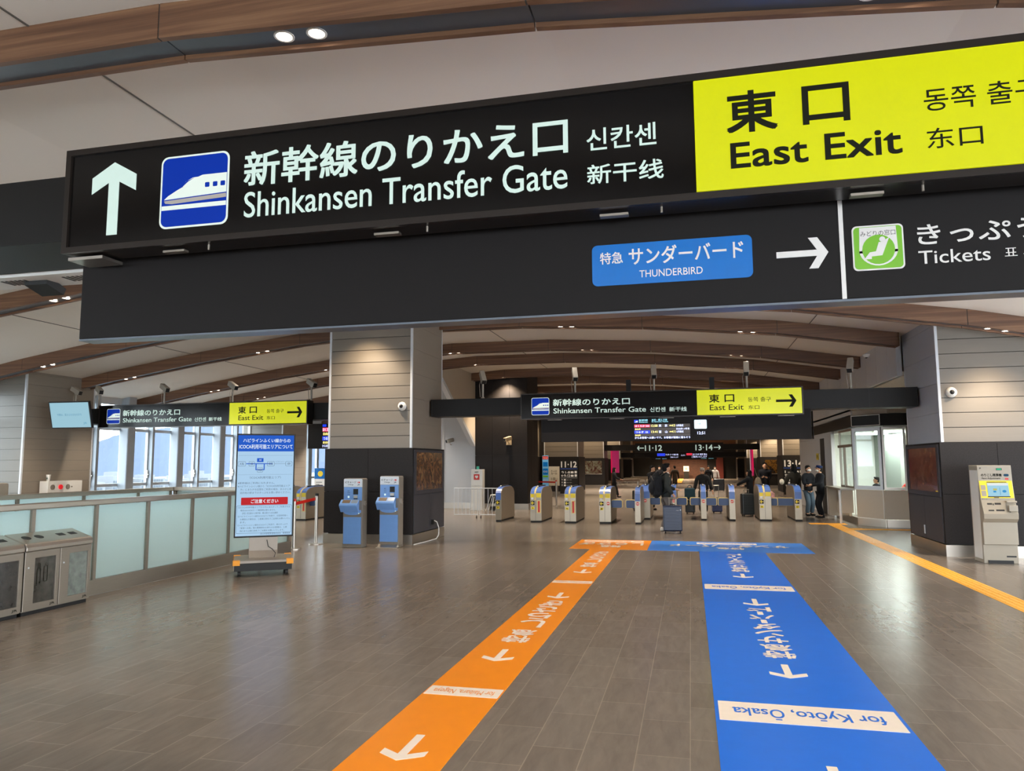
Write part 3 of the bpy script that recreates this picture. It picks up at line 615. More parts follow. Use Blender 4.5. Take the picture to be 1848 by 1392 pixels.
# --- board seen behind the left sign
D2 = thing('departure_board', 'black departure board partly hidden behind the charge machine column', 'display', (-9.32, 16.9, 2.05)); b = MB(); b.box(0, 2.2, 0, .25, 0, .62); b.build('panel', M_board, D2)
fr = F((0, 0, 0)); b = MB(); b.rect(fr, .4, .62, .42, .52, .004); b.build('red_train_name', M_lr, D2); b = MB(); b.rect(fr, .4, .62, .2, .3, .004); b.rect(fr, .4, .5, .54, .6, .004); b.build('blue_train_name', M_lb, D2)
b = MB(); b.text(fr, 'はくたか', .41, .62, .43, .51, .005, .01, 2); b.text(fr, 'つるぎ', .43, .6, .21, .29, .005, .01, 2); b.text(fr, 'からお客様', .4, .62, .03, .1, .003, .01, 2); b.build('white_lettering', M_lw, D2)
b = MB(); b.text(fr, '自由席', .42, .6, .33, .4, .004, .01, 2); b.text(fr, '自由席', .42, .6, .12, .18, .004, .01, 2); b.build('yellow_lettering', M_ly, D2)

# --- television at the left column
TV = thing('television', 'pale blue wall display tilted down beside the left column', 'television', (-14.62, 14.95, 2.88)); TV.rotation_euler = (radians(14), 0, radians(3))
fr = F((0, 0, 0)); b = MB(); b.rect(fr, -.56, .56, -.33, .33, .06, -.06); b.build('housing', M_black2, TV, bevel=.005); b = MB(); b.rect(fr, -.535, .535, -.305, .305, .002); b.build('screen', screen('pale', 'a0ccdc', .9), TV)
b = MB(); b.text(fr, '今朝は、変えられるものがち', -.36, .32, -.02, .04, .004, 0, 2); b.text(fr, 'JR', .34, .44, -.24, -.18, .004, 0, 2); b.build('caption', mat('caption_blue', '4a90b4', .4), TV)
b = MB(); b.tube([(0, .07, .0), (.05, .5, .02)], .03); b.build('arm', M_black, TV)

# --- distant signs
def plat(x0, x1, y0, y1, z0, z1, n, lb, m=M_black): 
    t = thing(n, lb, 'sign', (0, y0, z0)); b = MB(); b.box(x0, x1, 0, y1-y0, 0, z1-z0); b.build('casing', m, t); return t
duct(50.2, 50.8, -5.6, 4.33, 2.48, 2.86, 'distant black box beam behind the sign for platforms 11 to 14')
t = plat(-3.55, 2.1, 49.9, 50.15, 2.36, 2.95, 'platform_sign', 'distant hanging black sign with white left and right arrows and platform numbers 11 to 14'); fr = F((0, 0, -2.36))
b = MB(); b.plate(fr, arrow_poly(-3.42, -2.98, 2.49, 2.77, 'l', .2), .01, 0); b.plate(fr, arrow_poly(1.5, 1.94, 2.49, 2.77, 'r', .2), .01, 0); b.text(fr, '11·12', -2.9, -1.8, 2.45, 2.81, .005, .02, 3); b.text(fr, '13·14', .35, 1.42, 2.45, 2.81, .005, .02, 3); b.build('lettering', M_letter, t)
duct(62.5, 63.1, -5.6, 4.33, 2.1, 2.5, 'far black box beam under the distant platform sign'); 
t = plat(-3.2, 1.9, 61.9, 62.3, 2.0, 2.56, 'led_board', 'far black board with blue and red lines of departures below the platform sign'); fr = F((0, 0, -2.0))
b = MB(); b.rect(fr, -2.63, -2.0, 2.2, 2.42, .01); b.build('blue_line', M_lb, t); b = MB(); b.rect(fr, -.3, .15, 2.25, 2.42, .01); b.build('red_line', M_lr, t)
b = MB(); b.text(fr, 'サンダーバード 敦賀 大阪', -1.95, -.95, 2.24, 2.38, .01, .01, 1); b.text(fr, 'はくたか 東京 富山', .2, 1.3, 2.24, 2.4, .01, .01, 1); b.text(fr, 'ご案内いたします', -1.6, -.95, 2.05, 2.16, .01, .01, 1); b.text(fr, 'ご案内いたします', .1, 1.3, 2.05, 2.2, .01, .01, 1); b.text(fr, '12:51', -.72, -.42, 2.2, 2.3, .01, .01, 1); b.build('lettering', M_lw, t)
duct(72.5, 73, -5.6, 4.33, 2.1, 2.5, 'farthest black box beam in front of the brown lattice wall')
t = plat(-3.6, 2.4, 72, 72.3, 1.95, 2.3, 'led_board', 'farthest dark hanging board in front of the brown lattice wall'); fr = F((0, 0, -1.95)); b = MB(); b.text(fr, '東口  西口', -3.2, -2.2, 2.02, 2.2, .01, .01, 1); b.text(fr, '東口  西口', 1.0, 2.1, 2.02, 2.2, .01, .01, 1); b.build('lettering', M_lc, t)

# --- platform totems on the first far columns
def totem(x0, x1, y, s, lines, lb):
    t = thing('platform_guide', lb, 'sign', (x0, y, .1)); W = x1-x0; fr = F((0, 0, -.1)); b = MB(); b.box(0, W, 0, .03, 0, 1.7); b.build('panel', M_black2, t); b = MB(); b.box(0, W, 0, .03, -.1, 0); b.build('base', M_steel, t)
    b = MB(); b.rect(fr, .02, W-.02, 1.345, 1.395, .003); b.build('blue_stripe', mat('stripe_blue', '2a4aa0', .4), t)
    b = MB(); b.text(fr, s, .07, W-.07, 1.445, 1.74, .003, .03, 3); b.text(fr, lines[0], .07, .52, 1.135, 1.25, .003, .025, 2); b.text(fr, lines[1], .07, .52, .96, 1.08, .003, .025, 2)
    for k, z in enumerate((1.14, .965)): b.rect(fr, .56, .7, z, z+.1, .003); b.text(fr, '東口 出口', .56, .72, z+.02, z+.08, .003, 0, 1); b.plate(fr, rrect(.76, .88, z, z+.12, .02), .003)
    b.rect(fr, .04, W-.04, .9, .908, .003)
    for k, z in enumerate((.76, .62, .48)): b.plate(fr, arrow_poly(.08, .14, z, z+.09, 'u', .25), .002); b.plate(fr, rrect(.2, .3, z, z+.09, .015), .003); b.text(fr, 'エレベーター', .34, .62, z+.02, z+.07, .003, .005, 1)
    b.build('lettering', mat('guide_white', 'd8d4cc', .4, emit='d8d4cc', es=.25), t)
totem(-6.56, -5.62, 37.92, '11·12', ('↑1-8', '←9-12'), 'tall black platform guide reading 11 and 12 on the far left column')
totem(4.33, 5.3, 37.92, '13·14', ('1-8', '9-12'), 'tall black platform guide reading 13 and 14 on the far right column')
# posters on stands
t = thing('poster_stand', 'tall narrow blue poster panel with red top beside the dark stone column', 'poster', (-7.1, 36, 0)); b = MB(); b.box(0, .3, 0, .04, .1, 2.04); b.build('panel', mat('poster_blue', '6ab0e0', .4), t); fr = F((0, 0, 0))
b = MB(); b.rect(fr, .01, .29, 1.85, 2.0, .003); b.build('red_header', M_red, t); b = MB(); b.rect(fr, .02, .28, 1.1, 1.4, .003); b.rect(fr, .03, .27, 1.5, 1.72, .003); b.build('picture', M_badge, t); b = MB(); b.rect(fr, .02, .28, .97, 1.06, .003); b.build('green_band', M_green, t)
b = MB(); b.text(fr, 'News', .05, .25, 1.88, 1.97, .004, 0, 1); b.text(fr, 'お知らせ', .03, .27, .8, .88, .002, 0, 1); b.text(fr, 'ICOCA', .05, .25, 1.2, 1.3, .004, .01, 1); b.build('lettering', M_print, t)
b = MB(); b.box(-.05, .35, -.15, .2, 0, .03); b.box(.1, .2, 0, .04, .03, .1); b.build('foot', M_steel, t)
t = thing('poster_stand', 'beige poster board on a stand left of the platform guide for 11 and 12', 'poster', (-6.88, 36.5, 0)); b = MB(); b.box(0, .54, 0, .03, .55, 1.5); b.build('board', mat('poster_beige', 'b4a892', .6), t); fr = F((0, 0, 0))
b = MB(); b.text(fr, 'きっぷの', .12, .42, 1.22, 1.32, .002, .01, 1); b.text(fr, 'ルール', .12, .42, 1.1, 1.2, .002, .02, 1); b.text(fr, 'お願い', .1, .44, .8, .95, .002, 0, 1); b.build('lettering', M_ink, t); b = MB(); b.tube([(.1, .02, 0), (.1, .02, .6)], .012); b.tube([(.44, .02, 0), (.44, .02, .6)], .012); b.build('leg', M_steel, t)
M_pink = mat('banner_pink', 'e0307c', .4, emit='e0307c', es=.25)
for x, y, lb in ((-5.6, 55.3, 'bright pink vertical banner panel among the far left columns'), (4.33, 56.5, 'dark pink vertical banner panel among the far right columns')):
    t = thing('banner', lb, 'banner', (x, y, .2)); b = MB(); b.box(-.04, .04, -.9, .9, .75 if x < 0 else 0.5, 2.4); b.box(-.04, .55 if x < 0 else .04, -.9, -.82, .75, 2.4); b.build('panel', M_pink, t); b = MB(); b.box(-.05, .05, -.9, .9, -.2, .74 if x < 0 else .5); b.build('base', mat('banner_base', 'a0633a', .5), t)
    b = MB(); b.box(-.06, .06, .9, .96, -.2, 2.4); b.build('edge_tube', M_ywhite, t)
t = thing('notice_stand', 'small white notice on a dark stand before the brown lattice wall', 'notice', (-.45, 79.4, 0)); b = MB(); b.box(-.28, .28, 0, .05, .75, 1.3); b.build('board', M_white, t); b = MB(); b.box(-.25, .25, .05, .3, 0, .74); b.build('stand', M_black2, t); b = MB(); b.rect(F((0,0,0)), -.12, .12, .9, 1.15, .01); b.build('print', M_grey, t)
# ------------------------------------------------------------------ floor guide strips
def gnd(x, y, rz=180): return F((x, y, 0), (-1, 0, 0), (0, -1, 0))   # reads from the gates towards the camera
OS = thing('floor_guide_strip', 'orange floor strip with white arrows and lettering, running to the lower left', 'floor marking', (-1.65, 7, 0))
def fpos(root): return (root.location.x, root.location.y)
Z1, Z2 = .003, .0045
b = MB(); b.box(-.285, .285, -6.2, 7.5, 0, Z1); b.box(-.7, .8, 7.5, 9.26, 0, Z1); b.build('strip', M_orange, OS)
BS = thing('floor_guide_strip', 'wide blue floor strip with white arrows and lettering running to the lower right', 'floor marking', (.695, 7, 0))
b = MB(); b.box(-.585, .585, -6.2, 7.5, 0, Z1); b.build('strip', M_fblue, BS)
b = MB(); b.box(-1.54, 1.45, 7.5, 9.26, 0, Z1); b.build('cross_bar', M_fblue2, BS)
def fl_arrow(b, y0, y1, w):      # points to the camera
    fr = F((0, 0, Z1), (-1, 0, 0), (0, -1, 0)); b.plate(fr, arrow_poly(-w/2, w/2, -y1, -y0, 'u', .2), .0015, 0)
wb_, ob_, lab_o, lab_b = MB(), MB(), MB(), MB()
P_ = 5.115
for k in range(-1, 2):
    o = P_*k-7
    for y0, y1 in ((4.06, 4.46), (6.2, 6.6)):
        if 1 < y1+P_*k < 14.6: fl_arrow(ob_, y0+o, y1+o, .27)
    for y0, y1 in ((3.92+.15, 4.5), (6.2, 6.6)):
        if 1 < y1+P_*k < 14.6: fl_arrow(wb_, y0+o, y1+o, .28)
    if 5.24+P_*k < 11: 
        ob_.box(-.275, .275, 5.24+o, 5.44+o, Z1, Z2); wb_.box(-.56, .56, 5.14+o, 5.53+o, Z1, Z2)
        fr = F((0, 0, Z2), (-1,0,0), (0,-1,0)); lab_o.text(fr, 'for Maibara, Nagoya', -.23, .23, -(5.41+o), -(5.28+o), .001, 0, 2); lab_b.text(fr, 'for Kyōto, Ōsaka', -.47, .47, -(5.46+o), -(5.2+o), .001, .01, 3)
    fr = F((0, 0, Z1), (-1,0,0), (0,-1,0))
    # stacked characters read downwards: the first is nearest the camera's side of the run
    y = 6.87
    for ch, hh, g in (('特', .26, .02), ('急', .24, .14), ('し', .33, .05), ('ら', .33, .05), ('さ', .33, .05), ('ぎ', .33, 0)):
        if 1 < y+P_*k < 14: ob_.text(fr, ch, -.125, .125, -(y+hh+o), -(y+o), .001, .02, 3)
        y += hh+g
    y = 6.80
    for ch, hh, g in (('特', .24, .02), ('急', .22, .08), ('サ', .26, .03), ('ン', .25, .03), ('ダ', .26, .03), ('｜', .16, .03), ('バ', .22, .03), ('｜', .16, .03), ('ド', .24, 0)):
        if 1 < y+P_*k < 14:
            if ch == '｜': wb_.box(-.03, .03, y+o, y+hh+o, Z1, Z2)
            else: wb_.text(fr, ch, -.13, .13, -(y+hh+o), -(y+o), .001, .02, 3)
        y += hh+g
ob_.text(fr, '特急', -.25, .15, -8.2, -7.85, .001, .02, 2); ob_.text(fr, 'しらさぎ', -.66, .62, -8.75, -8.25, .001, .02, 2); ob_.box(-.6, .65, 8.87, 9.12, Z1, Z2)
lab_o.text(F((0, 0, Z2), (-1,0,0), (0,-1,0)), 'for Maibara, Nagoya', -.6, .55, -9.08, -8.9, .001, .01, 2)
wb_.text(fr, '特急', -.25, .25, -8.2, -7.9, .001, .02, 2); wb_.text(fr, 'サンダーバード', -1.1, 1.15, -8.7, -8.27, .001, .02, 2); wb_.box(-.62, .55, 8.78, 9.05, Z1, Z2)
lab_b.text(F((0, 0, Z2), (-1,0,0), (0,-1,0)), 'for Kyōto, Ōsaka', -.5, .58, -9.01, -8.82, .001, .01, 2)
a_ = ob_.build('white_marking', M_fwhite, OS); lab_o.build('lettering', M_orange, a_)
a_ = wb_.build('white_marking', M_fwhite, BS); lab_b.build('lettering', M_fblue, a_)
# tactile paving
TP = thing('tactile_paving', 'yellow tactile paving strip running along the right side to the office', 'tactile paving', (3.65, 15, 0))
b = MB(); b.box(-.15, .15, -14, 6.3, 0, .003); b.box(-.58, .34, 6.3, 6.75, 0, .003); b.box(.15, .45, 4.7, 5.2, 0, .003); b.box(.45, 2.8, 4.75, 5.1, 0, .003); b.build('paving', M_tact, TP)
b = MB()
y = -11
while y < 6.2:
    if -.25 > y or y > .2 or True:
        if -.3 < y+8 < 0: pass
        if (int((y+20)/2.4) % 3 == 2):
            for x in (-.11, -.055, 0, .055, .11): b.tube([(x, y+.04, .003), (x, y+.04, .008)], .014, 6)
            y += .075
        else:
            for x in (-.11, -.037, .037, .11): b.box(x-.011, x+.011, y, y+.27, .003, .007)
            y += .3
    else: y += .3
for i in range(12):
    for j in range(5): b.tube([(-.54+.075*i, 6.36+.08*j, .003), (-.54+.075*i, 6.36+.08*j, .008)], .014, 6)
b.build('tactile_relief', M_tact, TP)
t = thing('tactile_paving', 'short far yellow tactile strip on the floor before the lattice wall', 'tactile paving', (-1, 72, 0)); b = MB(); b.box(-.25, .25, -9, 7, 0, .004); b.build('paving', M_tact, t)

# ------------------------------------------------------------------ railings round the stairwell
def railing(label, x, ys, y0, y1, side):
    t = thing('glass_railing', label, 'railing', (x, y0, 0)); L = y1-y0; ys = [y-y0 for y in ys]
    b = MB(); b.box(-.045, .045, 0, L, 1.14, 1.215); b.build('handrail', M_steel, t, bevel=.012)
    b = MB(); b.box(-.04, .04, 0, L, 0, .19); b.build('kick_plate', M_steeld, t)
    for y in ys:
        b = MB(); b.box(-.035, .035, y-.025, y+.025, .19, 1.14); b.build('post', M_steeld, t)
    for a, c in zip(ys, ys[1:]):
        b = MB(); b.box(-.008, .008, a+.03, c-.03, .195, 1.135); b.build('glass_panel', M_frost, t)
    return t
railing('long frosted glass railing with steel handrail running behind the waste bins', -7.55, [4.3, 5.3, 6.27, 7.25, 8.21, 9.16, 10.13, 11.08, 12.04, 12.99], 1.0, 13.06, 1)
railing('farther frosted glass railing on the window side of the stairwell', -10.2, [4.3, 5.6, 6.9, 8.2, 9.5, 10.8, 12.1, 13.0], 1.0, 13.15, -1)
t = thing('glass_railing', 'short frosted glass railing closing the far end of the stairwell', 'railing', (-8.9, 13.1, 0))
b = MB(); b.box(-1.25, 1.29, -.045, .045, 1.14, 1.215); b.build('handrail', M_steel, t, bevel=.012); b = MB(); b.box(-1.25, 1.3, -.04, .04, 0, .19); b.build('kick_plate', M_steeld, t)
for k in range(3): b = MB(); b.box(-1.27+1.25*k, -1.22+1.25*k, -.035, .035, .19, 1.14); b.build('post', M_steeld, t)
for k in range(2): b = MB(); b.box(-1.2+1.25*k, -1.2+1.25*k+1.16, -.008, .008, .195, 1.135); b.build('glass_panel', M_frost, t)

# ------------------------------------------------------------------ waste bins: front faces the hall (+x)
def bin_unit(y0, doors, label):
    t = thing('recycling_bin', label, 'bin', (-7.2, y0, 0)); W = sum(d[0] for d in doors); D = .31
    b = MB(); b.box(-D, -.02, .004, W-.004, .04, .70); b.build('body', M_steeld, t)
    b = MB(); b.box(-D+.02, -.03, .02, W-.02, 0, .04); b.build('plinth', M_black2, t)
    b = MB(); b.plate(F((0, 0, 0), (1, 0, 0), (0, 0, 1)), [(.012, .70), (.014, .745), (0, .78), (-.02, .79), (-D, .885), (-D, .70)][::-1], W-.006, -(W-.003)); b.build('lid', M_steel, t, bevel=.01)
    ls = Vector((-(D-.02), 0, .095)).normalized()
    y = 0
    for w_, hole, c in doors:
        fr = F((0, 0, 0), (0, 1, 0), (0, 0, 1)); b = MB(); m = .055
        b.ring(fr, [(y+.006, .05), (y+w_-.006, .05), (y+w_-.006, .695), (y+.006, .695)], [(y+.11*w_/.5+m*.6, .12), (y+w_-m, .12), (y+w_-m, .62), (y+.11*w_/.5+m*.6, .62)], .02, -.02); d = b.build('door', M_steeld, t, bevel=.003)
        b = MB(); b.rect(fr, y+.1, y+w_-m, .12, .62, .004, -.018); b.build('window', mat('bin_window_'+c, {'a': '3a3632', 'b': '33302d', 'c': '6f7670'}[c], .12, var=.85, vs=14, coat=.4), d)  # blotchy colour paints the bags inside and the highlights on them
        b = MB(); b.ell((-.01, y+.055, .52), (.02, .014, .014), 8, 6); b.build('lock', M_trim, d)
        b = MB(); b.text(fr, 'JR', y+w_-.12, y+w_-.05, .065, .095, .001, .03, 2)
        if c == 'a':
            cy = y+w_*.5; b.ring(fr, rrect(cy-.06, cy-.01, .32, .5, .015, 3), rrect(cy-.054, cy-.016, .326, .494, .012, 3), .002, -.012); b.ring(fr, rrect(cy-.05, cy-.02, .5, .56, .01, 3), rrect(cy-.045, cy-.025, .505, .555, .008, 3), .002, -.012)
            b.ring(fr, rrect(cy+.03, cy+.085, .34, .52, .015, 3), rrect(cy+.036, cy+.079, .346, .514, .012, 3), .002, -.012)
        b.build('marking', M_ink, d)
        # holes in the sloping lid
        sl = F((-.02, 0, .79), (0, 1, 0), (-(D-.02), 0, .095)); b = MB(); cy = y+w_*.5
        for s in (-.085, .085):
            b = MB(); b.plate(sl, circ(cy+s, .15, .052, 16) if hole == 'o' else [(cy+s-.05, .115), (cy+s+.05, .115), (cy+s+.05, .185), (cy+s-.05, .185)], .002, .0005)
            b.build('opening', M_black2, t)
        y += w_
    return t
bin_unit(6.86, [(.48, 'o', 'a'), (.47, 's', 'c')], 'double steel recycling bin with round and square openings, nearest the railing middle')
bin_unit(5.9, [(.48, 'o', 'b'), (.47, 's', 'b')], 'double steel recycling bin cut off by the left edge of the view')

# ------------------------------------------------------------------ information screen on a trolley
M_stand = mat('stand_steel', '8d8378', .45, .5)
K = thing('information_screen', 'upright digital screen with blue heading and red band on a steel wheeled base', 'display', (-6.45, 10.4, 0), 33)
fr = F((0, 0, 0)); b = MB(); b.box(-.435, .435, 0, .07, .54, 2.135); b.build('housing', M_black2, K, bevel=.006)
b = MB(); b.rect(fr, -.415, .415, .565, 2.11, .004); sc = b.build('screen', screen('sky', 'b2d6f4', .9), K)
b = MB(); b.rect(fr, -.415, .415, 1.86, 2.11, .002, .004); b.rect(fr, -.13, -.035, 1.695, 1.755, .002, .004); b.rect(fr, -.29, .1, 1.663, 1.675, .002, .004); b.rect(fr, -.15, -.135, 1.57, 1.67, .002, .004); b.rect(fr, -.03, -.015, 1.57, 1.67, .002, .004); b.rect(fr, -.15, -.015, 1.57, 1.583, .002, .004)
b.build('blue_heading', screen('blue', '1458c8', .95), sc)
b = MB(); b.plate(fr, rrect(-.345, .345, 1.035, 1.15, .012), .002, .004); b.build('red_band', screen('red', 'd01820', .8), sc)
b = MB(); b.text(fr, 'ハピラインふくい線からの', -.34, .36, 2.0, 2.06, .007, .012, 3); b.text(fr, 'ICOCA利用可能エリアについて', -.395, .395, 1.9, 1.97, .007, .012, 3); b.text(fr, 'ご注意ください', -.2, .2, 1.062, 1.122, .007, .018, 3); b.text(fr, '米原', -.1, -.065, 1.71, 1.74, .007, 0, 2); b.build('white_lettering', screen('letter', 'e8f4ff', .95), sc)
def boxline(b, u0, u1, v0, v1): b.ring(fr, rrect(u0, u1, v0, v1, .015, 3), rrect(u0+.004, u1-.004, v0+.004, v1-.004, .012, 3), .001, .0065)
b = MB()
for (u0, u1, s) in ((-.41, -.295, '大阪'), (-.25, -.165, '京都'), (.02, .13, '敦賀'), (.295, .395, '大聖寺')): b.rect(fr, u0, u1, 1.63, 1.705, .0005, .006) if 0 else None; boxline(b, u0, u1, 1.63, 1.705); b.text(fr, s, u0+.025, u1-.025, 1.65, 1.685, .006, .01, 2)
boxline(b, -.125, -.04, 1.535, 1.61); b.text(fr, '米原', -.11, -.055, 1.555, 1.59, .006, .01, 2); b.text(fr, 'ハピラインふくい', .14, .28, 1.69, 1.71, .005, 0, 2); b.rect(fr, .13, .295, 1.666, 1.67, .001, .005)
b.rect(fr, -.4, .4, 1.797, 1.799, .001, .0045); b.rect(fr, -.4, .4, 1.5, 1.502, .001, .0045)
b.text(fr, '（ICOCA利用可能エリア）', -.23, .23, 1.435, 1.475, .005, .004, 2)
for v, s, u0, u1 in ((1.355, '※新幹線はご利用になれません。', -.4, .14), (1.305, '※ハピラインふくい線から「ICOCA利用可能エリア', -.4, .37), (1.255, '外」にまたがる区間をご利用の場合、あらかじめ', -.36, .39), (1.205, '目的地の駅までのきっぷをお買い求めください。', -.36, .38)): b.text(fr, s, u0, u1, v, v+.034, .005, .006, 2)
boxline(b, -.405, .405, .605, 1.03)
for v, s, u0, u1 in ((.985, '○ICOCA利用可能エリアから外にまたがってご利用される', -.385, .38), (.94, '場合はICOCAカード乗車券は使えません。', -.35, .17), (.895, '【例】武生駅から神戸駅、鯖江駅から名古屋駅', -.32, .2), (.85, '○ハピラインふくい線をICOCAでご利用で、北陸新幹線へ', -.385, .35), (.805, 'お乗換えの場合は、１度東口改札でご出場をお願いいたし', -.35, .385), (.76, 'ます。', -.35, -.27), (.715, '○ハピラインふくい線をICOCAでご利用で、紙のきっぷで', -.385, .35), (.672, '「敦賀～大阪」等の乗車券をお持ちのお客様は、１度', -.35, .34), (.628, '西口または東口改札でご出場をお願いいたします。', -.35, .3), (.58, '西日本旅客鉄道株式会社　敦賀駅長', -.05, .39)): b.text(fr, s, u0, u1, v, v+.028, .005, .006, 2)
b.build('dark_lettering', mat('screen_ink', '2c4a66', .4), sc)
b = MB(); b.box(-.2, .2, .06, .1, .25, .9); b.plate(F((-.21, 0, 0), (0, 1, 0), (0, 0, 1)), [(-.06, .235), (.2, .235), (.12, .36), (.1, .9), (.06, .9), (.0, .34)], .42); b.build('stand', M_stand, K, bevel=.004)
b = MB(); b.box(-.42, .42, -.38, .4, .195, .235); b.box(-.42, -.40, -.37, .4, .09, .195); b.build('platform', M_stand, K, bevel=.004)
b = MB(); b.box(-.41, .41, -.375, -.3, .085, .192); b.box(-.4, .4, -.3, .38, .1, .19); b.build('ballast', M_black2, K)
b = MB()
for x in (-.43, .33):
    for y in (-.39, .31): b.box(x, x+.1, y, y+.1, .17, .24)
b.build('orange_corner', mat('orange_foam', 'e89a30', .7), K)
for x in (-.34, .34):
    for y in (-.3, .32):
        b = MB(); b.tube([(x-.02, y, .045), (x+.02, y, .045)], .045, 14); b.box(x-.03, x+.03, y-.03, y+.03, .08, .11); b.build('caster', M_black2, K, smooth=True)
b = MB(); b.tube([(.05, -.02, .5), (.07, -.04, .4), (.13, -.05, .36), (.18, -.06, .3), (.16, -.08, .24)], .006); b.build('cable', M_black2, K)

# ------------------------------------------------------------------ charge machines
def charge(x, y, label, sc_=1):
    t = thing('charge_machine', label, 'machine', (x, y, 0)); fr = F((0, 0, 0)); W = .42
    b = MB(); b.plate(F((0, 0, 0), (1,0,0), (0,0,1)), rrect(0, W, .03, 1.37, .03), .22, -.24); b.box(0, W, 0, .24, 0, .06); b.build('cabinet', M_icg, t, bevel=.006)
    b = MB(); b.plate(fr, [(.012, 1.2), (W-.012, 1.2)]+[(W-.012-.02+.02*cos(a*pi/8), 1.34+.02*sin(a*pi/8)) for a in range(5)]+[(.032-.02*sin(a*pi/8), 1.34+.02*cos(a*pi/8)) for a in range(5)], .012, -.02); b.build('header', M_trim, t)
    b = MB(); b.rect(fr, .015, W-.015, .93, 1.195, .01, -.02); b.rect(fr, .015, W-.025, .07, .60, .014, -.02); b.plate(fr, [(.02, .69), (.06, .66), (.14, .643), (.21, .64), (.28, .643), (.34, .66), (W-.03, .69), (W-.03, .74), (.02, .74)], .02, -.02); bl = b.build('blue_panel', M_icb, t)
    b = MB(); b.plate(F((-.035, 0, 0), (0, -1, 0), (0, 0, 1)), [(-.01, .93), (.0, .95), (.1, .86), (.11, .83), (.03, .70), (-.01, .70)][::-1], -W*.93); b.build('shelf', M_icb, t, bevel=.006)
    sf = F((-.035+.05, 0, .95), (1,0,0), (0, .1, .09)); sv = -(.09**2+.1**2)**.5
    b = MB(); b.rect(sf, -.0, .17, sv+.03, -.015, .002, .001); b.build('reader', mat('reader_dark', '6a5a48', .3), bl)
    b = MB(); b.rect(sf, .19, .33, sv+.03, -.015, .002, .001); b.build('tray', mat('tray_steel', '8a98a8', .3, .5), bl)
    b = MB(); b.rect(fr, .225, .325, 1.05, 1.16, .014, -.01); b.rect(fr, .235, .315, .955, .975, .014, -.01); b.build('display', M_black2, bl)
    b = MB(); b.rect(fr, .235, .315, .98, 1.03, .014, -.01); b.build('slot', M_steel, bl); b = MB(); b.plate(fr, circ(.12, 1.0, .02, 10), .004, -.008); b.plate(fr, circ(.35, .675, .012, 8), .004, .002); b.build('lamp', screen('lampwhite', 'e8fff8', 1.0), bl)
    b = MB(); b.text(fr, 'ICチャージ', .04, .28, 1.27, 1.315, -.007, .01, 3); b.text(fr, 'Charge', .1, .22, 1.225, 1.262, -.007, .004, 3); b.text(fr, 'JR', .31, .36, 1.225, 1.255, -.007, .02, 2); b.text(fr, 'IC', .1, .14, 1.11, 1.13, -.009, .01, 2); b.rect(fr, .09, .15, 1.085, 1.09, .001, -.01); b.rect(fr, .09, .15, 1.05, 1.055, .001, -.01); b.build('lettering', M_ink, t)
    b = MB(); b.rect(fr, .31, .32, 1.275, 1.305, .001, -.008); b.rect(fr, .33, .36, 1.275, 1.305, .001, -.008); b.build('red_mark', M_red, t)
    b = MB(); b.rect(F((W, .12, 0), (0, 1, 0)), -.03, .03, .83, .92, .02); b.tube([(W+.02, .12, .9), (W+.04, .12, .86), (W+.02, .12, .82)], .006, 6); b.build('lock', M_steel, t)
    return t
charge(-6.83, 13.85, 'blue and grey charge machine, left one of the two before the column')
c2 = charge(-6.1, 13.98, 'blue and grey charge machine, right one of the two, with metal foot plate')
c2.location.z = .045
b = MB(); b.box(-.02, .44, -.1, .24, -.045, -.03); b.box(0, .42, 0, .24, -.045, 0); b.plate(F((0,0,0), (0,-1,0), (0,0,1)), [(0, -.033), (.09, -.033), (0, .02)], -.4); b.build('foot_plate', M_steel, c2)
t = thing('floor_cable', 'thin white cable hanging from a socket on the column side onto the floor', 'cable', (-5.5, 15.7, 0)); b = MB()
b.tube([(-.07, .0, .42), (.01, .03, .38), (.05, .05, .25), (.06, .02, .1), (.03, -.05, .02), (0, -.4, .012), (-.05, -1.2, .012)], .012, 6); b.build('cable', M_white, t); b = MB(); b.box(-.09, -.04, -.06, .02, .33, .43); b.build('socket', M_black2, t)

# ------------------------------------------------------------------ fare adjustment machine
FM = thing('fare_machine', 'cream fare adjustment machine with yellow touch screen surround in front of the right column', 'machine', (4.6, 13.72, 0))
fr = F((0, 0, 0)); W = .5
prof = [(0, 0), (0, .3), (-.055, .305), (-.055, .66), (-.12, .72), (-.13, .80), (-.03, 1.02), (0.02, 1.3), (.04, 1.58), (.42, 1.58), (.42, 0)]
b = MB(); b.prism_x(prof, 0, W); b.build('cabinet', M_cream, FM, bevel=.006)
def slope(y0, z0, y1, z1): return F((0, y0, z0), (1, 0, 0), (0, y1-y0, z1-z0)), math.hypot(y1-y0, z1-z0)
s1, h1 = slope(-.03, 1.02, .02, 1.3); s2, h2 = slope(-.13, .80, -.03, 1.02); s3, h3 = slope(.02, 1.3, .04, 1.58)
b = MB(); b.rect(s1, .01, W-.01, .03, h1+.03, .006); yp = b.build('yellow_surround', M_yel, FM, bevel=.002)
b = MB(); b.rect(s1, .12, W-.07, .06, h1-.01, .006, .004); scn = b.build('touch_screen', screen('pale2', 'a8d8ec', .9), FM)
b = MB(); b.rect(s1, .125, W-.075, h1-.05, h1-.015, .002, .010); b.build('screen_header', screen('white', 'f4faff', .85), scn); b = MB(); b.rect(s1, .2, .24, .12, .15, .002, .010); b.plate(s1, circ(.36, .14, .03, 12, .022), .002, .01); b.rect(s1, .295, .3, .08, .2, .002, .01); b.build('screen_button', screen('sb', '3aa0e0', .8), scn)
b = MB(); b.rect(s1, .2, .255, .155, .185, .002, .010); b.build('screen_picture', screen('sy', 'd8d060', .8), scn)
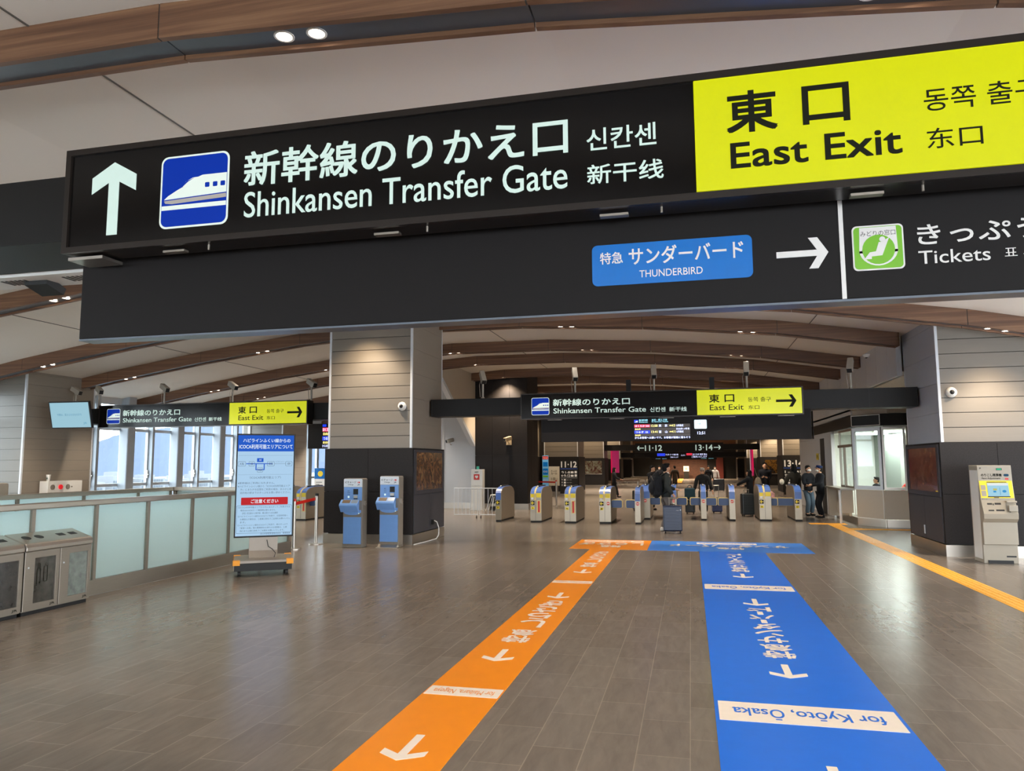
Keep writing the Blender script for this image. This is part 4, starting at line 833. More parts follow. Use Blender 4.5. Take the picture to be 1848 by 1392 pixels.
b = MB(); b.rect(s1, .11, W-.06, .045, .06, .003, .005); b.rect(s1, .12, W-.09, h1, h1+.012, .003, .005); b.rect(s1, .2, .27, .032, .042, .003, .006); b.build('dark_strip', M_black2, FM)
b = MB(); b.rect(s1, .025, .095, .16, .24, .002, .006); b.rect(s1, .025, .095, .06, .15, .002, .006); b.build('note', M_cream, FM)
b = MB(); b.box(.34, .49, -.13, -.05, .98, 1.01); b.box(.36, .49, -.15, -.11, .84, .94); b.build('coin_tray', M_cream, FM, bevel=.008)
b = MB()
for u, v, a, c in ((.08, .16, .07, .025), (.19, .16, .09, .03), (.08, .05, .08, .02), (.19, .05, .12, .025)): b.rect(s2, u, u+a, v, v+c, .003, .001)
b.rect(s2, .16, .175, .15, .18, .003, .001); b.rect(s2, .375, .39, .03, .065, .02, .005); b.build('slot', M_black2, FM)
b = MB(); b.text(s3, 'のりこし精算機', .05, .35, .1, .145, .002, .02, 3); b.text(s3, 'Fare Adjustment', .06, .33, .045, .085, .002, .008, 3); b.text(s3, 'JR', .03, .06, .22, .245, .002, .02, 2); b.text(s1, 'きっぷ', .02, .1, .005, .02, .007, 0, 1); b.build('lettering', M_ink, FM)
b = MB(); b.plate(s3, rrect(.38, .455, .1, .14, .018), .002, .001); b.build('blue_mark', screen('bm', '3a9ad0', .2), FM); b = MB(); b.rect(s3, .395, .445, .045, .075, .002, .001); b.build('red_mark', M_red, FM)
b = MB(); b.rect(s3, .28, .36, .2, .235, .003, .001); lp = b.build('status_lamp', M_black2, FM); b = MB()
for k in range(3): b.rect(s3, .287+.023*k, .303+.023*k, .207, .228, .002, .004)
b.build('green_light', screen('gl', '30e0a0', 1), lp)
b = MB(); b.rect(fr, .33, .47, .1, .125, .003); b.box(.06, .42, -.02, 0, .0, .05); b.build('base_label', M_black2, FM)
b = MB(); b.rect(F((0, .42, 0), (0, -1, 0)), .04, .38, .06, 1.5, .003); b.build('side_panel', M_white, FM)

# ------------------------------------------------------------------ ticket gates
def gate(x0, y0, L, W, label, kind='wide', flaps=(), reader=True):
    t = thing('ticket_gate', label, 'ticket gate', (x0, y0, 0)); fr = F((0, 0, 0))
    top = [(0, .80), (.05, .87), (.14, .92), (.3, .965), (.5, .985), (L-.5, .985), (L-.3, .96), (L-.12, .90), (L, .8)]
    b = MB(); b.plate(F((0,0,0), (0,1,0), (0,0,1)), [(0, .05)]+top+[(L, .05)], W); b.build('cabinet', M_gate, t, bevel=.006)
    b = MB(); b.box(.01, W-.01, .02, L-.02, 0, .05); b.build('plinth', M_black2, t)
    def over(b, xa, xb, th, pts):
        for (a, za), (c, zc) in zip(pts, pts[1:]):
            b.add([(xa, a, za), (xb, a, za), (xb, c, zc), (xa, c, zc), (xa, a, za+th), (xb, a, za+th), (xb, c, zc+th), (xa, c, zc+th)], [(0,3,2,1),(4,5,6,7),(0,1,5,4),(1,2,6,5),(2,3,7,6),(3,0,4,7)])
    b = MB(); over(b, .012, W-.012, .008, top[:7]); b.build('blue_top', M_gblue, t)
    b = MB(); b.box(W*.35, W*.65, .35, L-.45, .985, 1.02); b.build('sensor_bar', M_black2, t, bevel=.012)
    b = MB(); b.ell((W*.5, .3, .995), (.02, .03, .03), 8, 5, z0=0); b.build('lamp', M_white, t)
    if kind == 'wide':
        b = MB(); over(b, W*.36, W*.5, .016, top[:6]); b.box(W*.36, W*.5, -.006, .02, .62, .81); b.build('yellow_band', M_py, t)
        b = MB(); b.rect(fr, .012, W*.34, .70, .80, .006); b.rect(fr, W*.54, W-.012, .70, .82, .006); rd = b.build('card_reader', M_yel, t)
        b = MB(); b.rect(fr, .03, W*.3, .64, .70, .008); b.build('reader_window', M_white, t)
        b = MB(); b.rect(F((W*.54, .03, .83), (1,0,0), (0, .08, .06)), 0, W*.42, 0, .1, .02); b.build('screen', screen('gate', '9ab4e8', .35), t)
    else:
        b = MB(); b.rect(fr, .01, W-.01, .62, .82, .006); b.build('blue_front', M_gblue, t)
    def arrow(u):
        b = MB(); b.rect(fr, u, u+.11, .49, .60, .006); p = b.build('arrow_plate', M_black2, t); b = MB(); b.plate(fr, arrow_poly(u+.012, u+.098, .505, .585, 'l', .26), .002, .006); b.build('arrow', M_yel, p)
        b = MB(); b.rect(fr, u+.015, u+.1, .37, .44, .004); q = b.build('yellow_label', M_yel, t); b = MB(); b.text(fr, '»', u+.03, u+.08, .385, .425, .005, .02, 2); b.build('print', M_ink, q)
    def noentry(u, r=.045, v=.55):
        b = MB(); b.plate(fr, circ(u, v, r, 18), .003, 0); p = b.build('no_entry_disc', M_red, t); b = MB(); b.rect(fr, u-r*.7, u+r*.7, v-.01, v+.01, .002, .003); b.build('white_bar', M_white, p)
    if reader: arrow(.015)
    if kind == 'wide' and reader == 'sticker':
        b = MB(); b.rect(fr, W*.6, W*.94, .27, .62, .004); p = b.build('yellow_sticker', M_py, t); b = MB(); b.rect(fr, W*.69, W*.85, .29, .60, .002, .004); b.build('red_stripe', M_red, p)
    elif kind == 'wide' and reader == 'entry': noentry(W*.78)
    elif kind != 'wide' and not reader: noentry(W/2)
    if kind == 'wide':
        b = MB(); b.box(W*.47, W*.49, -.004, .0, .06, .6); b.build('seam', M_core, t)
    for s, z0, z1, ln in flaps:
        b = MB(); xa = W if s > 0 else -ln; f2 = F((xa, .26, 0)); b.plate(f2, rrect(0, ln, .42, .65, .04), .03); fp = b.build('flap', M_py, t, bevel=.004)
        b = MB(); b.plate(f2, rrect(.02 if s < 0 else 0, ln-(.02 if s > 0 else 0), .425, .628, .035), .004, .03); b.plate(f2, rrect(.02, ln-.02, .43, .62, .035), .004, -.004); b.build('flap_panel', M_navy, fp)
    return t
gate(-5.46, 20.7, 1.65, .17, 'leftmost steel ticket gate of the main row, beside the white barred fence', 'narrow', reader=True)
gate(-4.42, 20.6, 1.7, .32, 'wide ticket gate, second from the barred fence, with red and yellow sticker', reader='sticker')
gate(-3.43, 20.5, 1.75, .32, 'wide ticket gate, third from the barred fence, with red and yellow sticker', reader='sticker')
gate(-2.47, 20.5, 1.65, .32, 'wide ticket gate, fourth from the barred fence, with round no entry sign', reader='entry', flaps=[(1, 0, 0, .3)])
gate(-1.5, 20.45, 1.6, .155, 'narrow ticket gate left of the man with the backpack, front one of two', 'narrow', reader=False, flaps=[(-1, 0, 0, .27)])
gate(-1.46, 22.2, 1.75, .28, 'ticket gate standing directly behind the narrow one left of the backpack man', 'narrow', reader=False, flaps=[(1, 0, 0, .3)])
gate(-.58, 22.15, 1.75, .16, 'narrow ticket gate right behind the man with the navy suitcase', 'narrow', reader=False, flaps=[(1, 0, 0, .3)])
gate(.25, 22.1, 1.8, .16, 'narrow ticket gate in front of the white-haired man', 'narrow', reader=False, flaps=[(-1, 0, 0, .3), (1, 0, 0, .3)])
gate(1.03, 22.05, 1.8, .17, 'narrow ticket gate left of the woman with the black suitcase', 'narrow', reader=False, flaps=[(-1, 0, 0, .3)])
gate(1.85, 22.15, 1.8, .33, 'wide ticket gate with yellow arrow, right of the black suitcases', reader=True, flaps=[(1, 0, 0, .2)])
gate(2.8, 22.2, 1.85, .2, 'rightmost ticket gate of the main row, nearest the office counter', 'narrow', reader=True, flaps=[(-1, 0, 0, .5)])
gate(-11.42, 20.1, 1.7, .32, 'wide ticket gate seen behind the red belt barrier', reader='sticker', flaps=[(1, 0, 0, .2)])
gate(-12.4, 20.1, 1.7, .32, 'ticket gate half hidden behind the digital screen', reader='sticker')

# ------------------------------------------------------------------ small things round the gates
def stanchion(x, y, label, h=.95, dx=0, dy=0, belt=None):
    t = thing('belt_barrier', label, 'barrier post', (x, y, 0)); b = MB(); b.tube([(0, 0, .02), (0, 0, h)], .032, 14); b.build('post', M_steel, t, smooth=True)
    b = MB(); b.tube([(0, 0, 0), (0, 0, .02)], .15, 20); b.build('base', M_steel, t, smooth=True); b = MB(); b.tube([(0, 0, h), (0, 0, h+.05)], .036, 14); b.build('head', M_red if belt else M_black2, t, smooth=True)
    if belt: b = MB(); b.obox((dx/2, dy/2, h-.02), (dx, dy, belt), (-dy, dx, 0), (0, 0, 1), math.hypot(dx, dy)/2, .002, .03); b.build('belt', M_red, t)
stanchion(-7.62, 13.35, 'steel belt barrier post at the end of the railing, left end of the red belt', .93, -.02, .88, .06)
stanchion(-7.63, 14.27, 'steel belt barrier post nearer the column, right end of the red belt', 1.0)
stanchion(-5.1, 28.6, 'belt barrier post with red belt beyond the second ticket gate', .95, -1.1, .3, .02)
t = thing('barred_fence', 'low white barred fence on casters left of the ticket gates', 'fence', (-7.15, 22.1, 0)); b = MB()
for x0, x1 in ((0, .76), (.82, 1.62)):
    b.tube([(x0, 0, .9), (x1, 0, .9)], .014); b.tube([(x0, 0, .1), (x1, 0, .1)], .014)
    for k in range(7): x = x0+(x1-x0)*k/6; b.tube([(x, 0, .08), (x, 0, .9)], .009, 6)
b.build('bars', M_trim, t)
for x in (.72, .86): b = MB(); b.tube([(x-.015, 0, .03), (x+.015, 0, .03)], .03, 10); b.box(x-.006, x+.006, -.006, .006, .03, .1); b.build('caster', M_core, t)
t = thing('emergency_cabinet', 'tall white defibrillator cabinet with red window behind the barred fence', 'cabinet', (-7.65, 25.6, 0)); b = MB(); b.box(0, .42, 0, .3, .04, 1.45); b.box(-.03, .45, -.02, .32, 0, .04); b.build('cabinet', M_white, t, bevel=.008)
fr = F((0, 0, 0)); b = MB(); b.rect(fr, .1, .31, 1.08, 1.28, .006); rw = b.build('red_window', M_red, t); b = MB(); b.text(fr, 'AED', .13, .27, 1.33, 1.38, .002, .03, 2); b.rect(fr, .02, .4, .86, .864, .001); b.rect(fr, .02, .4, .74, .744, .001); b.build('lettering', M_ink, t)
b = MB(); b.text(fr, '♥', .15, .26, 1.13, 1.23, .008, .02, 2); b.build('heart', M_print, rw)
b = MB(); b.box(.17, .26, .1, .14, 1.45, 1.56); b.build('green_tab', mat('tab_green', '3aa890', .4), t)
t = thing('step_stool', 'small white folding step stool beside the defibrillator cabinet', 'step stool', (-6.75, 25.6, 0)); b = MB()
for y in (-.2, .12): b.tube([(-.3, y, 0), (-.12, y, .55), (.35, y, .56)], .022, 8); b.tube([(.35, y, .56), (.42, y, 0)], .018, 8); b.tube([(.0, y, .5), (-.08, y, 0)], .014, 8)
b.box(-.12, .35, -.2, .12, .54, .57); b.build('frame', M_white, t); b = MB(); b.box(-.15, .0, -.18, .1, .02, .15); b.box(-.12, 0, -.18, .1, .3, .33); b.build('step', M_black2, t)
t = thing('alarm_cabinet', 'white cabinet with a round red light against the left column, behind the railing', 'cabinet', (-15.55, 15.1, 0)); b = MB(); b.box(0, .25, 0, 1.05, 0, 1.28); b.build('cabinet', M_white, t, bevel=.005)
fr = F((.25, 0, 0), (0, 1, 0)); b = MB(); b.plate(fr, circ(.37, 1.13, .06, 20), .025); b.build('red_light', mat('alarm_red', 'e0202a', .3, emit='e0202a', es=.35), t); b = MB(); b.plate(fr, circ(.14, 1.13, .065, 20), .008); b.plate(fr, circ(.6, 1.13, .065, 20), .008); b.plate(fr, circ(.72, 1.13, .02, 10), .01); b.build('grille', M_icg, t)
t = thing('paper_cup', 'white paper cup standing on the white alarm cabinet', 'cup', (-15.42, 15.22, 1.28)); b = MB(); b.tube([(0, 0, 0), (0, 0, .14)], [.035, .05], 14); b.build('cup', M_white, t, smooth=True); b = MB(); b.tube([(0, 0, .14), (0, 0, .158)], [.054, .05], 14); b.build('lid', M_white, t, smooth=True); b = MB(); b.ell((0, -.038, .07), (.022, .014, .03), 8, 6); b.build('emblem', mat('emblem_green', '6a7a70', .5), t)
t = thing('rounded_cabinet', 'beige rounded cabinet at the far left edge behind the railings', 'cabinet', (-13.3, 11.9, 0)); b = MB(); b.box(-.3, .12, -.2, .2, 0, 1.32); b.build('body', M_beige, t, bevel=.04)
t = thing('poster_board', 'blue poster board with a pale lower half in front of the far windows', 'poster', (-12.95, 24, 0)); b = MB(); b.box(0, .46, 0, .03, .85, 1.53); b.build('board', M_white, t); b = MB(); b.rect(F((0,0,0)), .005, .455, 1.15, 1.525, .003); b.build('picture', M_badge, t); b = MB(); b.plate(F((0,0,0)), circ(.23, 1.33, .1, 16), .002, .003); b.build('yellow_shape', M_yel, t)
b = MB(); b.rect(F((0,0,0)), .06, .3, 1.02, 1.04, .002); b.rect(F((0,0,0)), .06, .2, .95, .97, .002); b.build('print', M_ink, t); b = MB(); b.tube([(.08, .02, 0), (.08, .02, .85)], .015); b.tube([(.38, .02, 0), (.38, .02, .85)], .015); b.build('leg', M_steel, t)

# ------------------------------------------------------------------ cameras
def cctv(x, ang, label, z=3.08, h=.42, y=15.8, tilt=-25):
    t = thing('security_camera', label, 'camera', (x, y, z)); b = MB(); b.tube([(0, 0, 0), (0, 0, h)], .022, 10); b.tube([(0, 0, 0), (0, 0, .05)], [.06, .03], 12); b.build('pole', M_cam, t, smooth=True)
    a = radians(ang); e = radians(tilt); ax = Vector((cos(a)*cos(e), sin(a)*cos(e), sin(e))); ay = Vector((-sin(a), cos(a), 0)); az = ax.cross(ay)
    b = MB(); b.obox(Vector((0, 0, h+.07)), ax, ay, az, .165, .055, .06); b.build('housing', M_cam, t, bevel=.01)
    b = MB(); b.obox(Vector((0, 0, h+.07))+ax*.167, ax, ay, az, .004, .045, .05); b.build('lens', M_black2, t)
    b = MB(); b.tube([(0, 0, h-.02), (.0, 0, h+.03)], .035, 8); b.tube([(-.03, 0, h+.05), (-.08, 0, h-.1), (-.06, 0, .05)], .006, 6); b.build('bracket', M_cam, t)
for x, an, lb in ((-15.3, -8, 'grey security camera on a pole above the pale television'), (-14.6, -30, 'grey security camera on a pole at the left end of the window sign'), (-12.67, -25, 'grey security camera on a pole over the middle of the window sign'), (-10.75, -25, 'grey security camera on a pole over the yellow panel of the window sign'), (-8.65, -30, 'grey security camera on a pole next to the charge machine column'), (-4.45, -60, 'grey security camera on a pole in front of the spotlit dark column'), (-2.38, -75, 'grey security camera on a pole above the train pictogram of the far sign'), (-.7, -85, 'grey security camera on a pole over the middle of the far sign'), (1.17, -95, 'grey security camera on a pole above the yellow panel of the far sign'), (3.15, -110, 'grey security camera on a pole nearest the right column')):
    cctv(x, an, lb, tilt=-25 if x < -8 else -48)
def wallcam(loc, label, m, plate):
    t = thing('security_camera', label, 'camera', loc); b = MB()
    if plate: b.box(-.1, .1, -.03, 0, -.12, .1)
    b.tube([(0, 0, -.05), (0, -.15, -.04), (0, -.18, .06)], .02, 8); b.build('bracket', m, t); b = MB(); d = Vector((-.6, -.75, -.25)).normalized(); s = d.cross(Vector((0,0,1))).normalized(); b.obox(Vector((0, -.2, .1)), d, s, s.cross(d), .15, .07, .07); b.build('housing', m, t, bevel=.02)
    b = MB(); b.obox(Vector((0, -.2, .1))+d*.155, d, s, s.cross(d), .005, .05, .05); b.build('lens', M_black2, t)
wallcam((-8.72, 26.6, 2.42), 'silver security camera on the white wall left of the dark column', M_steel, False)
wallcam((-6.45, 26.44, 2.45), 'orange-lit security camera on a square plate on the dark column', mat('cam_tan', 'cdb48c', .4), True)
def dome(loc, label, n=(0, -1, 0), r=.095):
    t = thing('dome_camera', label, 'camera', loc); n = Vector(n); q = n.to_track_quat('Z', 'Y').to_matrix(); b = MB(); b.ell((0,0,0), (r, r, .07), 20, 6, q, z0=0); b.build('housing', M_white, t, smooth=True); b = MB(); b.ell(n*.05, (r*.45, r*.45, r*.5), 14, 6, q, z0=0); b.build('dome', M_black2, t, smooth=True)
dome((-5.86, 14.55, 2.86), 'white dome camera on the front of the charge machine column'); dome((4.54, 14.55, 2.87), 'white dome camera on the front of the right column')
dome((3.6, 16.45, 3.86), 'small white dome camera under the beam end by the right column', (0, 0, -1), .07)

# ------------------------------------------------------------------ station office
OF = thing('station_office', 'glazed station office with black band above and cream panels below, right of the gates', 'office', (4.74, 20.5, 0))
Pn = [(-.55, 7.9), (-.54, .76), (0, .05), (.54, -.05), (3.2, -.05)]
def seg(i): 
    a = Vector(Pn[i]+(0,)); c = Vector(Pn[i+1]+(0,)); return F(a, c-a), (c-a).length
bf, bs, bl_, bk = MB(), MB(), MB(), MB()
for i in range(4):
    f, L = seg(i)
    bf.rect(f, 0, L, 2.57, 2.87, .06, -.05); bs.rect(f, 0 if i else L-3.0, L, 0, .19, .02, -.06)
    if i: bl_.rect(f, .01, L-.01, .2, .93, .03, -.05)
bf.build('fascia', M_black, OF); bs.build('skirting', M_steel, OF); bl_.build('lower_panel', M_opanel, OF)
for i in range(4):
    f, L = seg(i)
    for u0, u1 in ([(L-1.75, L)] if i == 0 else [(0, L)] if i < 3 else [(0, 1.35), (1.35, L)]):
        b = MB(); m = .09 if i == 1 else .06
        b.ring(f, [(u0+.01, .94), (u1-.01, .94), (u1-.01, 2.53), (u0+.01, 2.53)], [(u0+m, .94+m), (u1-m, .94+m), (u1-m, 2.53-m), (u0+m, 2.53-m)], .05, -.03); w_ = b.build('window_frame', M_trim if i == 1 else M_steel, OF)
        b = MB(); b.rect(f, u0+m, u1-m, .94+m, 2.53-m, .006, -.01); b.build('pane', M_glass, w_)
b = MB(); f, L = seg(0); b.rect(f, L-1.75, L, 2.05, 2.12, .08, -.02); b.rect(f, L-1.1, L-1.05, .94, 2.05, .06, -.02); b.build('hatch_rail', M_steeld, OF)
b = MB(); f, L = seg(1); b.ring(f, [(.0, .94-.74), (L, .2), (L, .94), (0, .94)], [(.015, .215), (L-.015, .215), (L-.015, .925), (.015, .925)], .01, .03); b.ring(f, [(.0, 2.58), (L, 2.58), (L, 2.86), (0, 2.86)], [(.015, 2.595), (L-.015, 2.595), (L-.015, 2.845), (.015, 2.845)], .008, .012); b.build('white_outline', M_white, OF)
b = MB(); b.box(-.9, -.54, .76, 3.2, .9, .95); b.build('counter_top', M_steel, OF, bevel=.006)
b = MB(); b.box(-.62, -.56, 1.2, 2.9, .2, .9); b.box(-.84, -.56, .95, 1.0, .3, .9); b.box(-.84, -.56, 2.9, 3.0, .1, .9); b.build('counter_apron', M_opanel, OF)
b = MB(); b.tube([(-.84, 1.2, 0), (-.84, 1.2, .9)], .035, 12); b.build('counter_leg', M_trim, OF)
b = MB(); b.box(3.3, 3.4, 0, 5, 0, 2.9); b.box(-.5, 3.4, 4.9, 5, 0, 2.9); b.plate(F((0,0,2.5), (1,0,0), (0,1,0)), [(-.45, .85), (.08, .15), (3.3, .1), (3.3, 5), (-.45, 5)], .07); rm = b.build('inner_wall', mat('office_wall', 'e8ebe2', .7), OF)
b = MB(); b.box(.9, 1.05, 2.0, 4.9, .8, 2.6); b.box(1.7, 2.4, 3.6, 4.8, 1.2, 2.4); b.build('cupboard', mat('office_grey', '9aa49a', .6), OF)
b = MB(); b.box(.1, 3, .3, .8, .86, .9); b.build('desk', M_white, OF)
for k, (x, y) in enumerate(((.8, 1.6), (2.0, 1.4), (.6, 3.2), (2.2, 3.0))):
    b = MB(); b.box(x-.6, x+.6, y-.06, y+.06, 2.44, 2.49); b.build('tube_light', mat('tube_lamp', 'ffffff', .3, emit='f2fff8', es=6), OF)
def area(loc, sx, sy, en, col=(1, 1, 1), rot=(0, 0, 0)):
    d = bpy.data.lights.new('office_lamp', 'AREA'); d.shape = 'RECTANGLE'; d.size = sx; d.size_y = sy; d.energy = en; d.color = col; o = bpy.data.objects.new('office_lamp', d); COL.objects.link(o); o.location = loc; o.rotation_euler = rot
area((6.2, 22.8, 2.43), 2.4, 2.4, 420, (.97, 1, .95))
for z_, nm, lb, x in ((1.7, 'desk_sign', 'small yellow and white door sign on the white wall beside the office', 4.19),):
    t = thing('door_sign', lb, 'sign', (x, 26.6, 1.72)); f = F((0, 0, 0), (0, -1, 0)); b = MB(); b.rect(f, -.5, -.05, 0, .22, .01); b.build('yellow_plate', M_yel, t); b = MB(); b.plate(f, circ(.2, .11, .12, 12), .01); b.build('white_plate', M_white, t); b = MB(); b.text(f, '改札', -.42, -.12, .05, .17, .011, .02, 2); b.build('lettering', M_ink, t)
t = thing('wall_label', 'tiny yellow double label on the frame of the right column panel', 'label', (4.27, 14.75, 1.08)); f = F((0, 0, 0), (0, -1, 0)); b = MB(); b.rect(f, -.06, .06, .0, .018, .004); b.rect(f, -.06, .06, .03, .048, .004); b.build('plate', M_yel, t)
t = thing('socket_cover', 'small upright steel plate low on the side of the right column', 'socket cover', (4.27, 15.6, .3)); b = MB(); b.box(-.01, .0, -.03, .03, 0, .16); b.build('plate', M_trim, t)
# low steel benches in the far hall
for x, y, lb in ((-4.6, 56, 'low pale bench in the distance at the left, nearest of three'), (-4.4, 62, 'low pale bench in the distance at the left, middle of three'), (-4.3, 67, 'low pale bench in the distance at the left, farthest of three')):
    t = thing('bench', lb, 'bench', (x, y, 0)); b = MB(); b.box(-.9, .9, 0, .5, .3, .45); b.build('seat', M_cream, t); b = MB(); b.box(-.8, -.7, .05, .45, 0, .3); b.box(.7, .8, .05, .45, 0, .3); b.build('leg', M_steel, t)
# ------------------------------------------------------------------ people
def skinned(name, chains, m, parent, sub=1, smooth=True):
    """chains: list of (points, radii, links-to) grown with the Skin modifier into one surface"""
    vs, es, rs, roots = [], [], [], []; idx = {}
    for ch in chains:
        prev = None
        for key, p, r in ch:
            if key in idx and key is not None: i = idx[key]
            else:
                i = len(vs); vs.append(tuple(p)); rs.append(r if isinstance(r, tuple) else (r, r))
                if key is not None: idx[key] = i
                if prev is None: roots.append(i)
            if prev is not None and prev != i: es.append((prev, i))
            prev = i
    me = bpy.data.meshes.new(name); me.from_pydata(vs, es, []); ob = bpy.data.objects.new(name, me); COL.objects.link(ob)
    mod = ob.modifiers.new('s', 'SKIN'); mod.use_smooth_shade = True
    for i, r in enumerate(rs): me.skin_vertices[0].data[i].radius = r
    for i in roots: me.skin_vertices[0].data[i].use_root = True
    if sub: sb = ob.modifiers.new('u', 'SUBSURF'); sb.levels = sub; sb.render_levels = sub
    dg = bpy.context.evaluated_depsgraph_get(); nm = bpy.data.meshes.new_from_object(ob.evaluated_get(dg))
    bpy.data.objects.remove(ob); bpy.data.meshes.remove(me)
    nm.name = name; nm.materials.clear(); nm.materials.append(m)
    for p in nm.polygons: p.use_smooth = True; p.material_index = 0
    o = bpy.data.objects.new(name, nm); COL.objects.link(o); o.parent = parent; return o

def ik(a, t, l1, l2, pole):
    a, t = Vector(a), Vector(t); d = t-a; L = min(d.length, (l1+l2)*.998); dn = d.normalized(); t = a+dn*L
    c = (l1*l1-l2*l2+L*L)/(2*L); h = math.sqrt(max(0, l1*l1-c*c)); p = Vector(pole); p = (p-dn*p.dot(dn)).normalized()
    return a+dn*c+p*h, t

def person(label, x, y, rz, h, hr=(.16, .05, .47), hl=(-.16, .05, .47), fr_=(.055, .0), fl_=(-.055, .0), lean=0, head=(0, 0), top='1c1c1e', legs='2a2a2e', shoe='18181a', hair='short', hairc='15120f', coat=0, glasses=False, mask=False, cap=None, hood=False, skirt=0, collar=None):
    """local frame: +y is where the person faces; sizes are fractions of the height"""
    t = thing('person', label, 'person', (x, y, 0), rz); H = h
    V = lambda a, b, c: Vector((a*H, b*H, c*H))
    sp = lambda z: lean*(z-.52)                       # forward lean
    hip = V(0, 0, .52); waist = V(0, sp(.61), .61); chest = V(0, sp(.73), .73); neck = V(0, sp(.83)+.0, .83); hy = sp(.87)+.01
    hd0 = V(0, hy, .868); hd1 = V(0, hy+.004, .918); hd2 = V(0, hy-.002, .962)
    S = {}; foot = {}
    for s, hand, ft in ((1, hr, fr_), (-1, hl, fl_)):
        sh = V(.105*s, sp(.8), .80); el, wr = ik(sh, V(*hand), .175*H, .15*H, (s*.35, -1, -.2)); S[s] = (sh, el, wr)
        hp = V(.048*s, 0, .50); an = V(ft[0], ft[1], .045+(ft[2] if len(ft) > 2 else 0)); kn, an = ik(hp, an, .245*H, .225*H, (0, 1, 0)); foot[s] = (hp, kn, an)
    R = lambda v: v*H
    body = [[('hip', hip, (R(.066), R(.048))), ('waist', waist, (R(.06), R(.045))), ('chest', chest, (R(.085), R(.058))), ('neck0', V(0, sp(.8), .80), (R(.05), R(.04))), ('neck', neck, R(.03)), ('hd0', hd0, (R(.034), R(.042))), ('hd1', hd1, (R(.043), R(.052))), ('hd2', hd2, (R(.033), R(.04)))]]
    for s in (1, -1):
        sh, el, wr = S[s]; hp, kn, an = foot[s]; hand = wr+(wr-el).normalized()*R(.04)
        body.append([('neck0', None, 0), ('sh%d' % s, sh, R(.032)), ('el%d' % s, el, R(.024)), ('wr%d' % s, wr, R(.016)), ('pm%d' % s, hand, (R(.022), R(.012)))])
        body.append([('hip', None, 0), ('hp%d' % s, hp, R(.044)), ('kn%d' % s, kn, R(.033)), ('an%d' % s, an, R(.022)), ('to%d' % s, an+V(0, .07, -.025), R(.018))])
    nm = {}
    for ch in body:                                    # resolve shared joints
        for i, (k, p, r) in enumerate(ch):
            if p is None: ch[i] = (k, nm[k][0], nm[k][1])
            else: nm[k] = (p, r)
    # five fingers on each hand, curled a little, the thumb from the side of the palm
    for s in (1, -1):
        sh, el, wr = S[s]; d = (wr-el).normalized(); side = d.cross(Vector((0, 1, 0)) if abs(d.y) < .8 else Vector((0, 0, 1))).normalized(); nrm = side.cross(d)
        pm = wr+d*R(.03)
        for k, (o_, ln) in enumerate(((-.014, .034), (-.005, .042), (.005, .045), (.014, .04))):
            a = pm+side*R(o_)+d*R(.012); c = a+d*R(ln*.55)+nrm*R(.004); e = c+d*R(ln*.4)+nrm*R(.012); body.append([(None, a, .0085), (None, c, .0085), (None, e, .007)])
        a = wr+d*R(.012)+side*R(-.012); body.append([(None, a, .0095), (None, a+side*R(-.016)+d*R(.014), .009), (None, a+side*R(-.02)+d*R(.03), .008)])
    skinned('body', body, M_skin, t)
    mt, ml, ms = cloth(top, top), cloth(legs, legs), cloth(shoe, shoe)
    k = 1.0
    jk = [[('y', hip+V(0, 0, -.05), (R(.094), R(.076))), ('a', hip+V(0, 0, .01), (R(.098), R(.08))), ('b', waist, (R(.094), R(.078))), ('c', chest, (R(.106), R(.08))), ('d', V(0, sp(.79), .795), (R(.078), R(.06))), ('e', V(0, sp(.845), .85), R(.038))]]
    for s in (1, -1):
        sh, el, wr = S[s]; jk.append([('d', V(0, sp(.79), .795), 0), ('s%d' % s, sh+V(.004*s, 0, -.012), R(.052)), ('l%d' % s, el, R(.043)), ('w%d' % s, wr-(wr-el).normalized()*R(.004), R(.031))])
    if coat: jk[0] = [('z', hip+V(0, 0, -coat-.06), (R(.104), R(.09)))]+jk[0]
    skinned('coat' if coat else 'jacket', jk, mt, t)
    tr = [[('h', hip+V(0, 0, -.01), (R(.082), R(.064)))]]
    tr = []
    for s in (1, -1):
        hp, kn, an = foot[s]; tr.append([('h', hip+V(0, 0, -.01), (R(.078), R(.06))), ('p%d' % s, hp+V(0, 0, -.04), R(.062)), ('k%d' % s, kn, R(.05)), ('q%d' % s, an+V(0, 0, .0), R(.04))])
    skinned('trousers', tr, ml, t)
    for s in (1, -1):
        an = foot[s][2]; b = MB(); b.ell(an+V(0, .035, -.024), (R(.03), R(.075), R(.024)), 12, 7); b.ell(an+V(0, -.005, -.01), (R(.026), R(.032), R(.033)), 10, 6); b.build('shoe', ms, t, smooth=True)
    # head details, turned with the head
    hy_, hp_ = radians(head[0]), radians(head[1]); RM = Matrix.Rotation(hy_, 3, 'Z') @ Matrix.Rotation(-hp_, 3, 'X'); hc = hd1
    def hd(a, b, c): return hc+RM @ Vector((a*H, b*H, c*H))
    b = MB(); b.ell(hd(0, .004, -.006), (R(.043), R(.05), R(.062)), 14, 9, RM); b.ell(hd(0, .052, -.012), (R(.008), R(.012), R(.014)), 8, 5, RM); b.ell(hd(.044, -.002, -.008), (R(.007), R(.012), R(.017)), 8, 5, RM); b.ell(hd(-.044, -.002, -.008), (R(.007), R(.012), R(.017)), 8, 5, RM); b.ell(hd(0, .03, -.052), (R(.022), R(.02), R(.016)), 8, 5, RM)
    b.build('face', M_skin, t, smooth=True)
